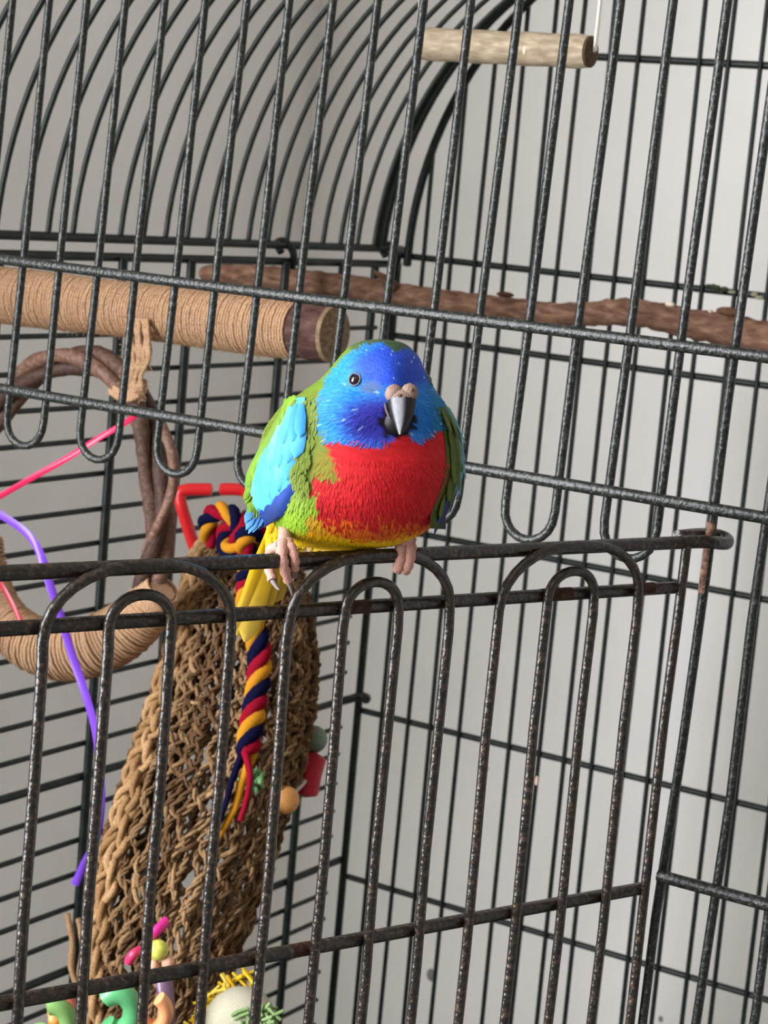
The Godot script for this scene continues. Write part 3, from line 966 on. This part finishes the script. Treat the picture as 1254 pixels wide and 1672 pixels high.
func dirl(n: Vector3) -> Vector3:
	return Vector3(n.x, -n.y, n.z)

func poly(list: Array) -> PackedVector2Array:
	var out := PackedVector2Array()
	for q in list:
		out.append(Vector2(q[0], q[1]))
	return out

var face_poly := poly([[551, 603], [560, 592], [576, 580], [600, 570], [622, 565], [634, 574], [643, 587], [655, 580], [665, 574], [680, 582], [692, 596], [705, 612], [722, 640], [735, 662], [742, 680], [735, 696], [712, 704], [694, 716], [681, 724], [664, 718], [648, 716], [634, 728], [622, 733], [604, 732], [585, 727], [556, 726], [538, 727], [533, 712], [519, 706], [520, 688], [514, 679], [526, 660], [531, 638], [536, 622]])
var red_poly := poly([[536, 722], [560, 722], [600, 724], [640, 714], [690, 712], [715, 698], [732, 694], [727, 720], [727, 760], [724, 800], [713, 842], [700, 857], [680, 868], [633, 879], [611, 882], [578, 882], [553, 868], [531, 850], [521, 832], [526, 818], [513, 794], [517, 774], [545, 784], [558, 778], [542, 748]])

var C := {}

func feather_color(p: Vector3, front_side: bool) -> Color:
	var x := p.x + rng.randf_range(-3.5, 3.5)
	var y := p.y + rng.randf_range(-3.5, 3.5)
	var q := Vector2(x, y)
	var v := rng.randf_range(0.88, 1.12)
	var c: Color
	if not front_side or (p.z < 10.0 and y > 600.0 and y < 850.0):
		c = C.mantle.lerp(C.moss, rng.randf() * 0.7)
		if y > 850.0:
			c = C.yellow
		if y < 700.0 and p.x > 700.0 and front_side and p.z > -40.0:
			c = C.olive
	elif Geometry2D.is_point_in_polygon(q, face_poly):
		var blk := Vector2((x - 648.0) / 30.0, (y - 694.0) / 27.0).length()
		if blk < 1.0 and y > 664.0:
			return C.black * rng.randf_range(0.7, 1.5)
		var brow := Vector2((x - 645.0) / 72.0, (y - 606.0) / 40.0).length()
		var chin := Vector2((x - 618.0) / 62.0, (y - 694.0) / 44.0).length()
		c = C.azure.lerp(C.sky, rng.randf() * 0.45)
		if x > 690.0:
			c = C.teal.lerp(C.azure, clampf((706.0 - x) / 20.0, 0.0, 0.7))
		c = c.lerp(C.royal, smoothstep(1.15, 0.65, brow))
		c = c.lerp(C.violet, smoothstep(1.2, 0.5, chin))
		var lore := Vector2((x - 607.0) / 17.0, (y - 641.0) / 9.0).length()
		c = c.lerp(C.grey, smoothstep(1.2, 0.7, lore) * 0.75)
		if rng.randf() < 0.008:
			c = c.lerp(Color(0.45, 0.7, 1.0), 0.4)
	elif y < 640.0:
		c = C.crown.lerp(C.olive, rng.randf() * 0.6)
		if x < 575.0:
			c = C.olive.lerp(C.mantle, 0.5)
		elif y < 592.0 and x > 620.0:
			c = C.crown
	elif Geometry2D.is_point_in_polygon(q, red_poly):
		c = C.red.lerp(C.scarlet, rng.randf())
		var edge := (x - 520.0) / 60.0 - (y - 800.0) / 60.0
		if y > 840.0 and rng.randf() < (y - 840.0) / 36.0:
			c = C.orange
	elif x > 716.0:
		c = C.deep.lerp(C.olive, rng.randf() * 0.5)
		if y > 800.0:
			c = C.deep
	else:
		var low := y - (882.0 - absf(x - 610.0) * 0.11)
		if y > 838.0 and x > 470.0 and (x > 505.0 or y > 874.0):
			c = C.orange.lerp(C.yellow, smoothstep(-12.0, 8.0, low + rng.randf_range(-6, 6))) if x < 700.0 else C.amber
			if x < 545.0 and y < 868.0:
				c = C.amber.lerp(C.olive, clampf((530.0 - x) / 30.0, 0.0, 1.0) * 0.7)
		else:
			c = C.olive.lerp(C.moss, rng.randf() * 0.5)
			if y > 770.0:
				c = c.lerp(C.lime, smoothstep(770.0, 850.0, y) * 0.8)
			if y > 860.0:
				c = c.lerp(C.yellow, smoothstep(858.0, 884.0, y))
			if x > 520.0 and y > 740.0:
				c = c.lerp(C.orange, 0.12)
	return Color(c.r * v, c.g * v, c.b * v)

func plume(g: Geo, base: Vector3, along: Vector3, nrm: Vector3, length: float, width: float, lift: float, col: Color, tipc = null, pointed := 0.6) -> void:    # one feather: a slightly cupped leaf
	var t := (along - nrm * along.dot(nrm)).normalized()
	var s := nrm.cross(t).normalized()
	var rows := [[0.0, 0.35, 0.0], [0.3, 0.85, 0.35], [0.65, 1.0, 0.75], [0.88, pointed, 0.98]]
	var idx := []
	for r in rows:
		var ctr: Vector3 = base + t * length * r[0] + nrm * lift * r[2]
		var cc: Color = col if tipc == null else col.lerp(tipc, r[0] * r[0])
		for k in [-1.0, 0.0, 1.0]:
			var q: Vector3 = ctr + s * width * 0.5 * r[1] * k - nrm * absf(k) * width * 0.10
			var nn: Vector3 = (nrm + s * k * 0.18 + t * -0.05).normalized()
			idx.append(g.vert(local(q), dirl(nn), cc))
	var tip: int = g.vert(local(base + t * length + nrm * lift), dirl(nrm), col if tipc == null else tipc)
	for r in 3:
		for k in 2:
			var a: int = idx[r * 3 + k]
			g.quad(a, a + 1, a + 4, a + 3)
	g.tri(idx[9], idx[10], tip)
	g.tri(idx[10], idx[11], tip)

func on_body(x: float, y: float, lift := 0.0) -> Array:             # [point, normal] of the front at that x and y
	var th := angle_at(x, y)
	var n := body_normal(clampf(y, 558.0, 897.0), th)
	return [body(y, th) + n * lift, n]

func wing_point(x: float, y: float, lift: float) -> Array:
	var yy := minf(y, 835.0)
	var r := ring_at(yy)
	var xx: float = maxf(x, r[1] + 2.0)
	var q := on_body(xx, yy, lift)
	var p: Vector3 = q[0]
	p.x += x - xx
	p.y = y + (p.y - yy)
	return [p, (q[1] * 0.6 + Vector3(0, 0, 0.5)).normalized()]

func quill(called: String, x0: float, y0: float, x1: float, y1: float, w: float, lift0: float, lift1: float, col: Color, tipc: Color, parent: Node, pointed := 0.7) -> void:    # one big wing feather from base to tip
	var g := Geo.new()
	var n := 7
	var idx := []
	for k in n:
		var u := k / (n - 1.0)
		var q := wing_point(lerpf(x0, x1, u), lerpf(y0, y1, u), lerpf(lift0, lift1, u))
		var p: Vector3 = q[0]
		var nn: Vector3 = q[1]
		var t := Vector3(x1 - x0, y1 - y0, 0).normalized()
		t = (t - nn * t.dot(nn)).normalized()
		var s := nn.cross(t).normalized()
		var hw := w * 0.5 * (sqrt(maxf(0.0, 1.0 - pow(maxf(0.0, (u - pointed) / (1.001 - pointed)), 2.0))) * (0.55 + 0.45 * minf(1.0, u * 3.0)))
		for e in [-1.0, -0.5, 0.0, 0.5, 1.0]:
			var j := 0.78 + 0.30 * rng.randf()
			var cc := col.lerp(tipc, u * u)
			var shade := 0.94 if e == 0.0 else j
			idx.append(g.vert(local(p + s * hw * e - nn * e * e * w * 0.10), dirl((nn + s * e * 0.4).normalized()), Color(cc.r * shade, cc.g * shade, cc.b * shade)))
	for k in n - 1:
		for e in 4:
			var a: int = idx[k * 5 + e]
			g.quad(a, a + 1, a + 6, a + 5)
	part(called, g, mats.feather, parent)

func build_bird() -> void:
	C = {"azure": lin(25, 103, 192), "sky": lin(55, 142, 214), "royal": lin(37, 68, 174), "violet": lin(52, 52, 154), "teal": lin(22, 100, 150), "grey": lin(78, 88, 106), "black": lin(20, 16, 26), "crown": lin(52, 72, 50), "olive": lin(88, 102, 32), "moss": lin(98, 114, 40), "mantle": lin(84, 118, 30), "deep": lin(58, 72, 24), "red": lin(158, 18, 27), "scarlet": lin(168, 27, 30), "orange": lin(186, 84, 22), "amber": lin(180, 128, 26), "yellow": lin(210, 168, 18), "lime": lin(112, 148, 34), "turquoise": lin(64, 144, 200), "pale": lin(104, 176, 220), "navy": lin(24, 60, 138), "ink": lin(18, 28, 66)}
	rng.seed = 42
	var bird := Node3D.new()
	bird.name = "parrot"
	add_child(bird)
	tag(bird, "small parrot with blue face, red breast and yellow tail perched on the open door", "bird")
	bird.transform = Transform3D(Basis(RX, RY, RZ), EYE + ray(570, 735) * 0.485)
	# the body, head and all, in one skin
	var g := Geo.new()
	var rows := 110
	var cols := 112
	for a in rows + 1:
		var y := 557.0 + 341.0 * (0.5 - 0.5 * cos(PI * a / rows)) if true else 0.0
		for b in cols + 1:
			var th := TAU * b / cols - PI
			var p := body(y, th)
			g.vert(local(p), dirl(body_normal(y, th)), feather_color(p, cos(th) > -0.05))
	for a in rows:
		for b in cols:
			var q := a * (cols + 1) + b
			g.quad(q, q + 1, q + cols + 2, q + cols + 1)
	for e in [0, rows]:
		var ctr := Vector3.ZERO
		for b in cols:
			ctr += g.v[e * (cols + 1) + b] / cols
		var nn := Vector3(0, 1 if e == 0 else -1, 0)
		var m := g.vert(ctr + nn * 0.0002, nn, g.c[e * (cols + 1)])
		for b in cols:
			g.tri(m, e * (cols + 1) + b, e * (cols + 1) + b + 1)
	part("body", g, mats.feather, bird)
	# small feathers over it: face, and the rest
	var face := Geo.new()
	var coat := Geo.new()
	var beak := Vector3(655, 655, 150)
	var y := 559.0
	while y < 894.0:
		var head := y < 730.0
		var step := 4.5 if head else 5.2
		var r := ring_at(y)
		var per: float = PI * (1.5 * ((r[2] - r[1]) * 0.5 + (r[3] - r[4]) * 0.5) - sqrt(maxf(0.0, (r[2] - r[1]) * 0.5 * (r[3] - r[4]) * 0.5)))
		var cnt := int(per / step)
		for k in cnt:
			var th := TAU * (k + rng.randf_range(-0.4, 0.4)) / cnt - PI
			var yy := clampf(y + rng.randf_range(-0.5, 0.5) * step, 558.5, 894.0)
			if cos(th) < -0.3 and rng.randf() < 0.5:
				continue
			var p := body(yy, th)
			var n := body_normal(yy, th)
			var fr := cos(th) > -0.05
			var col := feather_color(p, fr)
			var on_face := fr and p.z > 0.0 and Geometry2D.is_point_in_polygon(Vector2(p.x, p.y), face_poly)
			if on_face:
				if Vector2((p.x - 654.0) / 25.0, (p.y - 664.0) / 32.0).length() < 1.0 or (p.y > 655.0 and Vector2((p.x - 650.0) / 28.0, (p.y - 692.0) / 26.0).length() < 1.0) or Vector2((p.x - 581.0) / 14.0, (p.y - 627.0) / 17.0).length() < 1.0:
					continue
				if col.g < 0.012:
					continue
				var along := p - beak
				along += Vector3(rng.randf_range(-1, 1), rng.randf_range(-1, 1), 0) * 0.25 * along.length()
				plume(face, p, along, n, rng.randf_range(8, 15) * (0.6 if p.y < 650 else 1.0) * clampf((p - beak).length() / 70.0, 0.3, 1.0), rng.randf_range(1.8, 3.4), rng.randf_range(0.4, 1.8), col, null, 0.45)
			else:
				var along := Vector3((p.x - 590.0) * 0.004 + rng.randf_range(-0.25, 0.25), 1.0, -0.3)
				if p.y < 640.0:
					along = Vector3(p.x - 640.0, p.y - 600.0, -90.0)
				var big := 0.7 if p.y < 640.0 else 1.0
				if fr and Geometry2D.is_point_in_polygon(Vector2(p.x, p.y), red_poly):
					plume(coat, p, along, n, rng.randf_range(10, 20), rng.randf_range(2, 4), rng.randf_range(0.0, 0.3), col, null, 0.45)
				else:
					plume(coat, p, along, n, rng.randf_range(11, 20) * big, rng.randf_range(2.5, 5) * big, rng.randf_range(0.1, 0.6), col, null, 0.45)
		y += step * 0.8
	for f in [["face_feathers", face], ["body_feathers", coat]]:
		part(f[0], f[1], mats.feather, bird).set_meta("kind", "stuff")
	build_bird_head(bird)
	build_bird_wings(bird)
	build_bird_tail(bird)
	build_bird_feet(bird)

func build_bird_head(bird: Node) -> void:
	var g := Geo.new()
	for e in [[581.0, 627.0], [699.0, 622.0]]:
		var q := on_body(e[0], e[1])
		var p: Vector3 = q[0]
		var n: Vector3 = dirl(q[1])
		g = Geo.new()
		g.ball(local(p) - n * 5.0 * UNIT, Vector3.ONE * 9.8 * UNIT, lin(14, 12, 12), 24)
		part("eye", g, mats.eye, bird)
		g = Geo.new()
		var u := n.cross(Vector3.UP).normalized()
		var w := n.cross(u).normalized()
		var pts := PackedVector3Array()
		for k in 25:
			var a := TAU * k / 24.0
			pts.append(local(p) + n * 0.4 * UNIT + (u * cos(a) * 9.3 + w * sin(a) * 10.6) * UNIT)
		g.tube(pts, 1.6 * UNIT, 8, lin(92, 98, 108), true, 1.0, 0.12)
		part("eye_ring", g, mats.skin, bird)
	# upper mandible, hooked
	g = Geo.new()
	var spine := [[655, 652, 122, 23, 15], [655, 662, 130, 22.5, 19], [655, 674, 134, 20.5, 19], [655, 686, 135, 17, 17], [654.5, 697, 132, 12.5, 14], [653.5, 706, 126, 7.5, 10], [652.5, 714, 118, 2.5, 5]]
	var ns := 20
	var sp := []
	for k in (spine.size() - 1) * 3 + 1:
		var f := k / 3.0
		var i0 := mini(int(f), spine.size() - 2)
		var row := []
		for j in 5:
			row.append(cubic_interpolate(spine[i0][j], spine[i0 + 1][j], spine[maxi(i0 - 1, 0)][j], spine[mini(i0 + 2, spine.size() - 1)][j], f - i0))
		sp.append(row)
	for row in sp:
		for s in ns:
			var a := TAU * s / ns
			var d := Vector3(sin(a), 0.0, cos(a))
			var x := sin(a)
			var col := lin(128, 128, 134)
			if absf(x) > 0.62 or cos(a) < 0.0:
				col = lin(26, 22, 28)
			elif x > 0.12:  # right of the ridge: shade painted into the colour, along with dark pigment
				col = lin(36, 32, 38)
			var rid := 1.0 + 0.10 * maxf(0.0, cos(a))
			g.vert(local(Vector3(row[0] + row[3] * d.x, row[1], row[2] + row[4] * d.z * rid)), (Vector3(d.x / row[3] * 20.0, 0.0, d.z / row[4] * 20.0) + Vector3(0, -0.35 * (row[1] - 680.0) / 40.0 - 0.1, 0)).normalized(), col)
	for k in sp.size() - 1:
		for s in ns:
			var s2 := (s + 1) % ns
			g.quad(k * ns + s, k * ns + s2, (k + 1) * ns + s2, (k + 1) * ns + s)
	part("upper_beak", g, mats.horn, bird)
	g = Geo.new()
	g.ball(local(Vector3(646, 692, 106)), Vector3(24, 25, 21) * UNIT, lin(18, 15, 20), 18, Basis.IDENTITY, 0.03)
	part("lower_beak", g, mats.horn, bird).set_meta("label", "dark lower beak")
	g = Geo.new()
	g.tube(PackedVector3Array([local(Vector3(629, 664, 124)), local(Vector3(631, 676, 129)), local(Vector3(637, 690, 130))]), 2.6 * UNIT, 8, lin(84, 70, 76))
	part("gape", g, mats.skin, bird)
	g = Geo.new()
	g.ball(local(Vector3(643, 650, 131)), Vector3(14.5, 15.5, 10) * UNIT, lin(132, 112, 101), 22, Basis.IDENTITY, 0.06)
	g.ball(local(Vector3(667, 648, 131)), Vector3(14, 14.5, 10) * UNIT, lin(132, 112, 101), 22, Basis.IDENTITY, 0.06)
	g.ball(local(Vector3(655, 655, 132)), Vector3(22, 13, 11) * UNIT, lin(132, 112, 101), 22, Basis.IDENTITY, 0.04)
	var cere := part("cere", g, mats.skin, bird)
	cere.set_meta("label", "two-lobed pinkish brown cere")
	g = Geo.new()
	g.ball(local(Vector3(652, 655, 142.5)), Vector3(3.4, 4.5, 3) * UNIT, lin(88, 66, 58), 10)
	g.ball(local(Vector3(671, 645, 140.5)), Vector3(2.6, 3.2, 2.4) * UNIT, lin(88, 66, 58), 10)
	part("nostril", g, mats.skin, cere)

func build_bird_wings(bird: Node) -> void:
	rng.seed = 77
	var wing := Geo.new()
	# the wing's own skin, a shell over the flank
	var rows := 26
	for a in rows + 1:
		var y := lerpf(655.0, 846.0, a / float(rows))
		var xl := lerpf(466.0, 404.0, smoothstep(655.0, 790.0, y)) if y < 800.0 else lerpf(404.0, 410.0, (y - 800.0) / 46.0)
		var xr := 503.0 - 12.0 * smoothstep(700.0, 770.0, y) - 52.0 * smoothstep(780.0, 850.0, y)
		for b in 9:
			var u := b / 8.0
			var q := wing_point(lerpf(xl, xr, u), y, 3.0 + 7.0 * sin(PI * u) * smoothstep(655.0, 720.0, y))
			g_vert(wing, q, C.mantle if u < 0.3 else C.turquoise)
	for a in rows:
		for b in 8:
			var q := a * 9 + b
			wing.quad(q, q + 1, q + 10, q + 9)
	var w := part("wing", wing, mats.feather, bird)
	# long dark blue flight feathers, tip down left
	var prim := [[484, 775, 447, 852, 26], [487, 785, 455, 846, 22], [478, 770, 438, 858, 26], [468, 770, 428, 862, 24], [455, 780, 419, 866, 20], [444, 790, 412, 868, 18], [434, 800, 408, 862, 16], [428, 805, 406, 850, 15]]
	for p in prim:
		quill("flight_feather", p[0], p[1], p[2], p[3], p[4], 4.0, 6.5, C.navy, C.ink if p[2] > 425 else C.navy.lerp(C.pale, 0.5), w, 0.75)
	# turquoise coverts in three tiers, the lowest first
	var tiers := [[[470, 745, 452, 822, 30], [462, 745, 441, 838, 28], [450, 750, 431, 850, 26], [440, 755, 422, 846, 22], [432, 765, 417, 834, 18]], [[489, 715, 478, 786, 26], [481, 715, 465, 802, 28], [468, 718, 452, 808, 28], [456, 722, 440, 806, 26], [446, 735, 430, 800, 22]], [[499, 690, 491, 755, 24], [492, 688, 479, 762, 26], [480, 692, 466, 768, 26], [468, 700, 453, 772, 24]], [[501, 668, 498, 720, 18], [494, 668, 487, 728, 20], [485, 672, 474, 732, 20]]]
	var k := 0.0
	for tier in tiers:
		for p in tier:
			var base: Color = C.turquoise.lerp(C.pale, rng.randf() * 0.8)
			if p[1] < 670:
				base = C.azure.lerp(C.turquoise, 0.45)
			quill("covert", p[0], p[1], p[2], p[3], p[4], 5.0 + k, 8.5 + k, base, C.turquoise.lerp(C.azure, rng.randf() * 0.35), w, 0.7)
		k += 1.6
	# green edge feathers
	for q in 46:
		var u := q / 45.0
		for j in 2:
			var y := lerpf(652.0, 822.0, u)
			var edge := lerpf(470.0, 407.0, smoothstep(652.0, 792.0, y)) if y < 800.0 else 407.0 + (y - 800.0) * 0.2
			var x := edge + (10.0 if j == 0 else 17.0 - 10.0 * smoothstep(770.0, 820.0, y)) + rng.randf_range(-3, 3)
			var col: Color = C.mantle.lerp(C.lime, rng.randf() * 0.8)
			col = col.lerp(C.deep, 0.5 if rng.randf() < 0.22 else 0.0)
			quill("edge_covert", x, y, x - 9.0 + rng.randf_range(-3, 3) + (12.0 if y > 790 else 0.0), y + rng.randf_range(22, 32), rng.randf_range(9, 14), 4.0 + j, 6.0 + j * 2.0, col, col.lerp(C.deep, 0.25), w, 0.6)
	# flank feathers that lie over the wing's inner edge
	var fl := Geo.new()
	for q in 420:
		var y := rng.randf_range(660.0, 800.0)
		var x := 506.0 - 16.0 * smoothstep(700.0, 770.0, y) + rng.randf_range(-3, 17) + 3.0 * sin(y * 0.16)
		var o := on_body(x, y, 9.0 - (x - 490.0) * 0.26)
		var col: Color = C.olive.lerp(C.moss, rng.randf())
		plume(fl, o[0], Vector3(-0.25 + rng.randf_range(-0.3, 0.3), 1.0, 0.0), o[1], rng.randf_range(9, 16), rng.randf_range(2, 4), 0.2, col, null, 0.45)
	part("flank_feathers", fl, mats.feather, bird).set_meta("kind", "stuff")
	# the far wing, seen edge on at the right
	var gw := Geo.new()
	for a in 19:
		var y := lerpf(668.0, 862.0, a / 18.0)
		for b in 6:
			var th := lerpf(0.95, 2.0, b / 5.0)
			var yy := minf(y, 838.0)
			var p := body(yy, th)
			var n := body_normal(yy, th)
			p += n * (1.0 + 3.0 * sin(PI * b / 5.0))
			p.y += y - yy
			gw.vert(local(p), dirl(n), C.deep if b < 2 else (lin(84, 136, 146) if y < 812 else C.ink))
	for a in 18:
		for b in 5:
			var q := a * 6 + b
			gw.quad(q, q + 1, q + 7, q + 6)
	var w2 := part("wing", gw, mats.feather, bird)
	for q in 16:
		var gg := Geo.new()
		var y := 672.0 + q * 9.0
		var th := 1.06 + 0.15 * (q % 3)
		var n := body_normal(y, th)
		var col: Color = lin(84, 136, 146).lerp(C.teal, 0.3 * rng.randf()) if q < 13 else C.ink
		if q % 3 < 2:
			col = C.deep.lerp(C.olive, rng.randf() * 0.6)
		plume(gg, body(y, th) + n * 4.0, Vector3(0.05 if q < 6 else -0.35, 1.0, -0.2), n, 40.0, 15.0, 1.0, col, null, 0.7)
		part("covert", gg, mats.feather, w2)
	for q in 4:
		var gg := Geo.new()
		var n := body_normal(820.0, 1.15)
		plume(gg, body(806.0, 1.15) + n * 6.0, Vector3(-0.30 - 0.05 * q, 1.0, 0.0), n, 60.0 + q * 4.0, 15.0, 3.0, C.ink.lerp(C.navy, 0.2 * q), null, 0.7)
		part("flight_feather", gg, mats.feather, w2)

func g_vert(g: Geo, q: Array, col: Color) -> void:
	g.vert(local(q[0]), dirl(q[1]), col)

func build_bird_tail(bird: Node) -> void:
	rng.seed = 9
	var specs := [[446, 850, -60, 382, 1042, -70, 30, 0.0], [464, 858, -66, 437, 990, -76, 46, 0.07], [452, 856, -50, 396, 1052, -62, 36, 0.03], [459, 862, -58, 416, 1024, -68, 38, 0.05], [440, 858, -40, 377, 1036, -58, 17, 0.0]]
	for s in specs:
		var g := Geo.new()
		var a := Vector3(s[0], s[1], s[2])
		var b := Vector3(s[3], s[4], s[5])
		var t := (b - a).normalized()
		var nn := Vector3(0.28, -0.05, 0.95)
		nn = (nn - t * nn.dot(t)).normalized()
		var sd := nn.cross(t).normalized()
		var n := 12
		for k in n:
			var u := k / (n - 1.0)
			var hw: float = s[6] * 0.5 * (0.55 + 0.45 * smoothstep(0.0, 0.5, u)) * sqrt(maxf(0.02, 1.0 - pow(maxf(0.0, (u - 0.86) / 0.14), 2.0)))
			var ctr := a.lerp(b, u) + nn * 4.0 * sin(PI * u)
			for e in [-1.0, -0.5, 0.0, 0.5, 1.0]:
				var j := 0.9 + 0.14 * rng.randf() - (0.16 if e == 0.0 else 0.0)
				var cc: Color = C.yellow.lerp(lin(190, 160, 70), smoothstep(0.35, 0.95, u) * 0.8 + s[7] * 3.0)
				g.vert(local(ctr + sd * hw * e - nn * absf(e) * hw * 0.22), dirl((nn + sd * e * 0.3).normalized()), Color(cc.r * j, cc.g * j, cc.b * j))
		for k in n - 1:
			for e in 4:
				var q: int = k * 5 + e
				g.quad(q, q + 1, q + 6, q + 5)
		part("tail_feather", g, mats.feather, bird)
	# yellow undertail tuft
	var g := Geo.new()
	for k in 150:
		var x := rng.randf_range(438, 476)
		var y := rng.randf_range(846, 886)
		plume(g, Vector3(x, y, rng.randf_range(-50, -6)), Vector3(-0.25, 1.0, -0.2), Vector3(-0.2, 0.1, 1.0).normalized(), rng.randf_range(18, 30), 9.0, 2.0, C.yellow.lerp(C.amber, rng.randf() * 0.3))
	for k in 110:
		var x := rng.randf_range(474, 566)
		plume(g, Vector3(x, rng.randf_range(878, 888), rng.randf_range(-40, -10)), Vector3(-0.4, 1.0, -0.2), Vector3(-0.1, 0.2, 1.0).normalized(), rng.randf_range(12, 20), 9.0, 2.0, C.yellow.lerp(C.pale, 0.15 * rng.randf()))
	part("undertail", g, mats.feather, bird).set_meta("kind", "stuff")

func toe(list: Array, r0: float, r1: float, claw: Array, parent: Node) -> void:
	var pts := []
	for q in list:
		pts.append(local(Vector3(q[0], q[1], q[2])))
	var path := spline(pts, 8)
	var rad := []
	for k in path.size():
		var u := k / (path.size() - 1.0)
		rad.append(lerpf(r0, r1, u) * (1.0 + 0.10 * sin(u * TAU * 4.5)) * UNIT)
	var g := Geo.new()
	g.tube(path, rad, 12, lin(190, 146, 134), false, 1.0, 0.03)
	var o := part("toe", g, mats.skin, parent)
	if claw.size():
		g = Geo.new()
		var cp := []
		for q in claw:
			cp.append(local(Vector3(q[0], q[1], q[2])))
		var cpath := spline(cp, 5)
		var cr := []
		for k in cpath.size():
			cr.append(lerpf(r1 * 0.7, 1.0, k / (cpath.size() - 1.0)) * UNIT)
		g.tube(cpath, cr, 8, lin(120, 108, 104))
		part("claw", g, mats.horn, parent)

func build_bird_feet(bird: Node) -> void:
	# depth of the bar, in bird units, below each foot: the toes close over it
	var zl := 104.0 - 7.0
	var g := Geo.new()
	g.tube(spline([local(Vector3(470, 862, 40)), local(Vector3(468, 880, 78)), local(Vector3(470, 893, 104))], 6), [13, 13, 12.5, 12, 11.5, 11, 11, 11, 11, 11, 11, 11.5, 12].map(func(v): return v * UNIT), 14, lin(196, 154, 142), false, 1.0, 0.03)
	var f1 := part("foot", g, mats.skin, bird)
	toe([[468, 886, 98], [466, 897, 118], [468, 915, 127], [472, 932, 122], [476, 946, 114]], 10.5, 7.0, [[476, 946, 114], [480, 958, 112], [484, 974, 108]], f1)
	toe([[474, 884, 96], [481, 896, 112], [486, 912, 118], [486, 928, 112]], 9.5, 7.0, [[486, 928, 112], [487, 938, 108], [483, 945, 102]], f1)
	toe([[462, 890, 96], [446, 898, 80], [444, 925, 76], [450, 945, 86]], 9.5, 8.0, [[450, 945, 86], [456, 955, 92], [461, 960, 98]], f1)
	g = Geo.new()
	g.tube(spline([local(Vector3(664, 858, 20)), local(Vector3(664, 874, 20)), local(Vector3(663, 886, 16))], 6), [12, 12, 12, 12, 11.5, 11, 11, 11, 11, 11, 11, 11.5, 12].map(func(v): return v * UNIT), 14, lin(196, 154, 142), false, 1.0, 0.03)
	var f2 := part("foot", g, mats.skin, bird)
	toe([[659, 880, 10], [656, 893, 14], [655, 910, 12], [652, 924, 6], [649, 930, -2]], 10.0, 9.0, [[648, 930, -2], [645, 926, -8], [644, 920, -12]], f2)
	toe([[669, 879, 10], [670, 893, 14], [669, 910, 12], [665, 925, 6], [661, 932, -2]], 10.0, 9.0, [[661, 932, -2], [657, 930, -10], [655, 924, -14]], f2)


# ---------------------------------------------------------------- everything
func _ready() -> void:
	# camera
	var cam := Camera3D.new()
	cam.name = "camera"
	cam.near = 0.02
	cam.far = 30.0
	var at := CameraAttributesPhysical.new()
	at.frustum_focal_length = 50.0
	at.frustum_focus_distance = 0.475
	at.exposure_aperture = 45.0
	at.frustum_near = 0.02
	at.frustum_far = 30.0
	cam.attributes = at
	cam.fov = 26.99045
	add_child(cam)
	cam.transform = Transform3D(Basis(RX, RY, RZ), EYE)
	cam.fov = 26.99045
	cam.current = true
	# sky, exposure
	var env := Environment.new()
	env.background_mode = Environment.BG_COLOR
	env.background_color = Color(0.86, 0.92, 1.0)
	env.background_energy_multiplier = 1.0
	env.tonemap_mode = Environment.TONE_MAPPER_LINEAR
	env.tonemap_exposure = 1.0
	env.sdfgi_enabled = true
	env.ssao_enabled = true
	env.ssil_enabled = true
	var we := WorldEnvironment.new()
	we.name = "world"
	we.environment = env
	add_child(we)
	# daylight through the window
	var day := AreaLight3D.new()
	day.name = "window_daylight"
	day.area_size = Vector2(1.7, 1.3)
	day.light_color = Color(0.975, 0.985, 1.0)
	day.light_energy = 16.2
	day.shadow_enabled = true
	add_child(day)
	day.position = Vector3(-0.845, 1.5, 0.9)
	day.rotation = Vector3(0, -PI / 2, 0)

	make_materials()
	build_room()
	build_cage()
	build_perches()
	build_swing()
	build_tube()
	build_rope()
	build_ribbons()
	build_small_toys()
	build_bird()
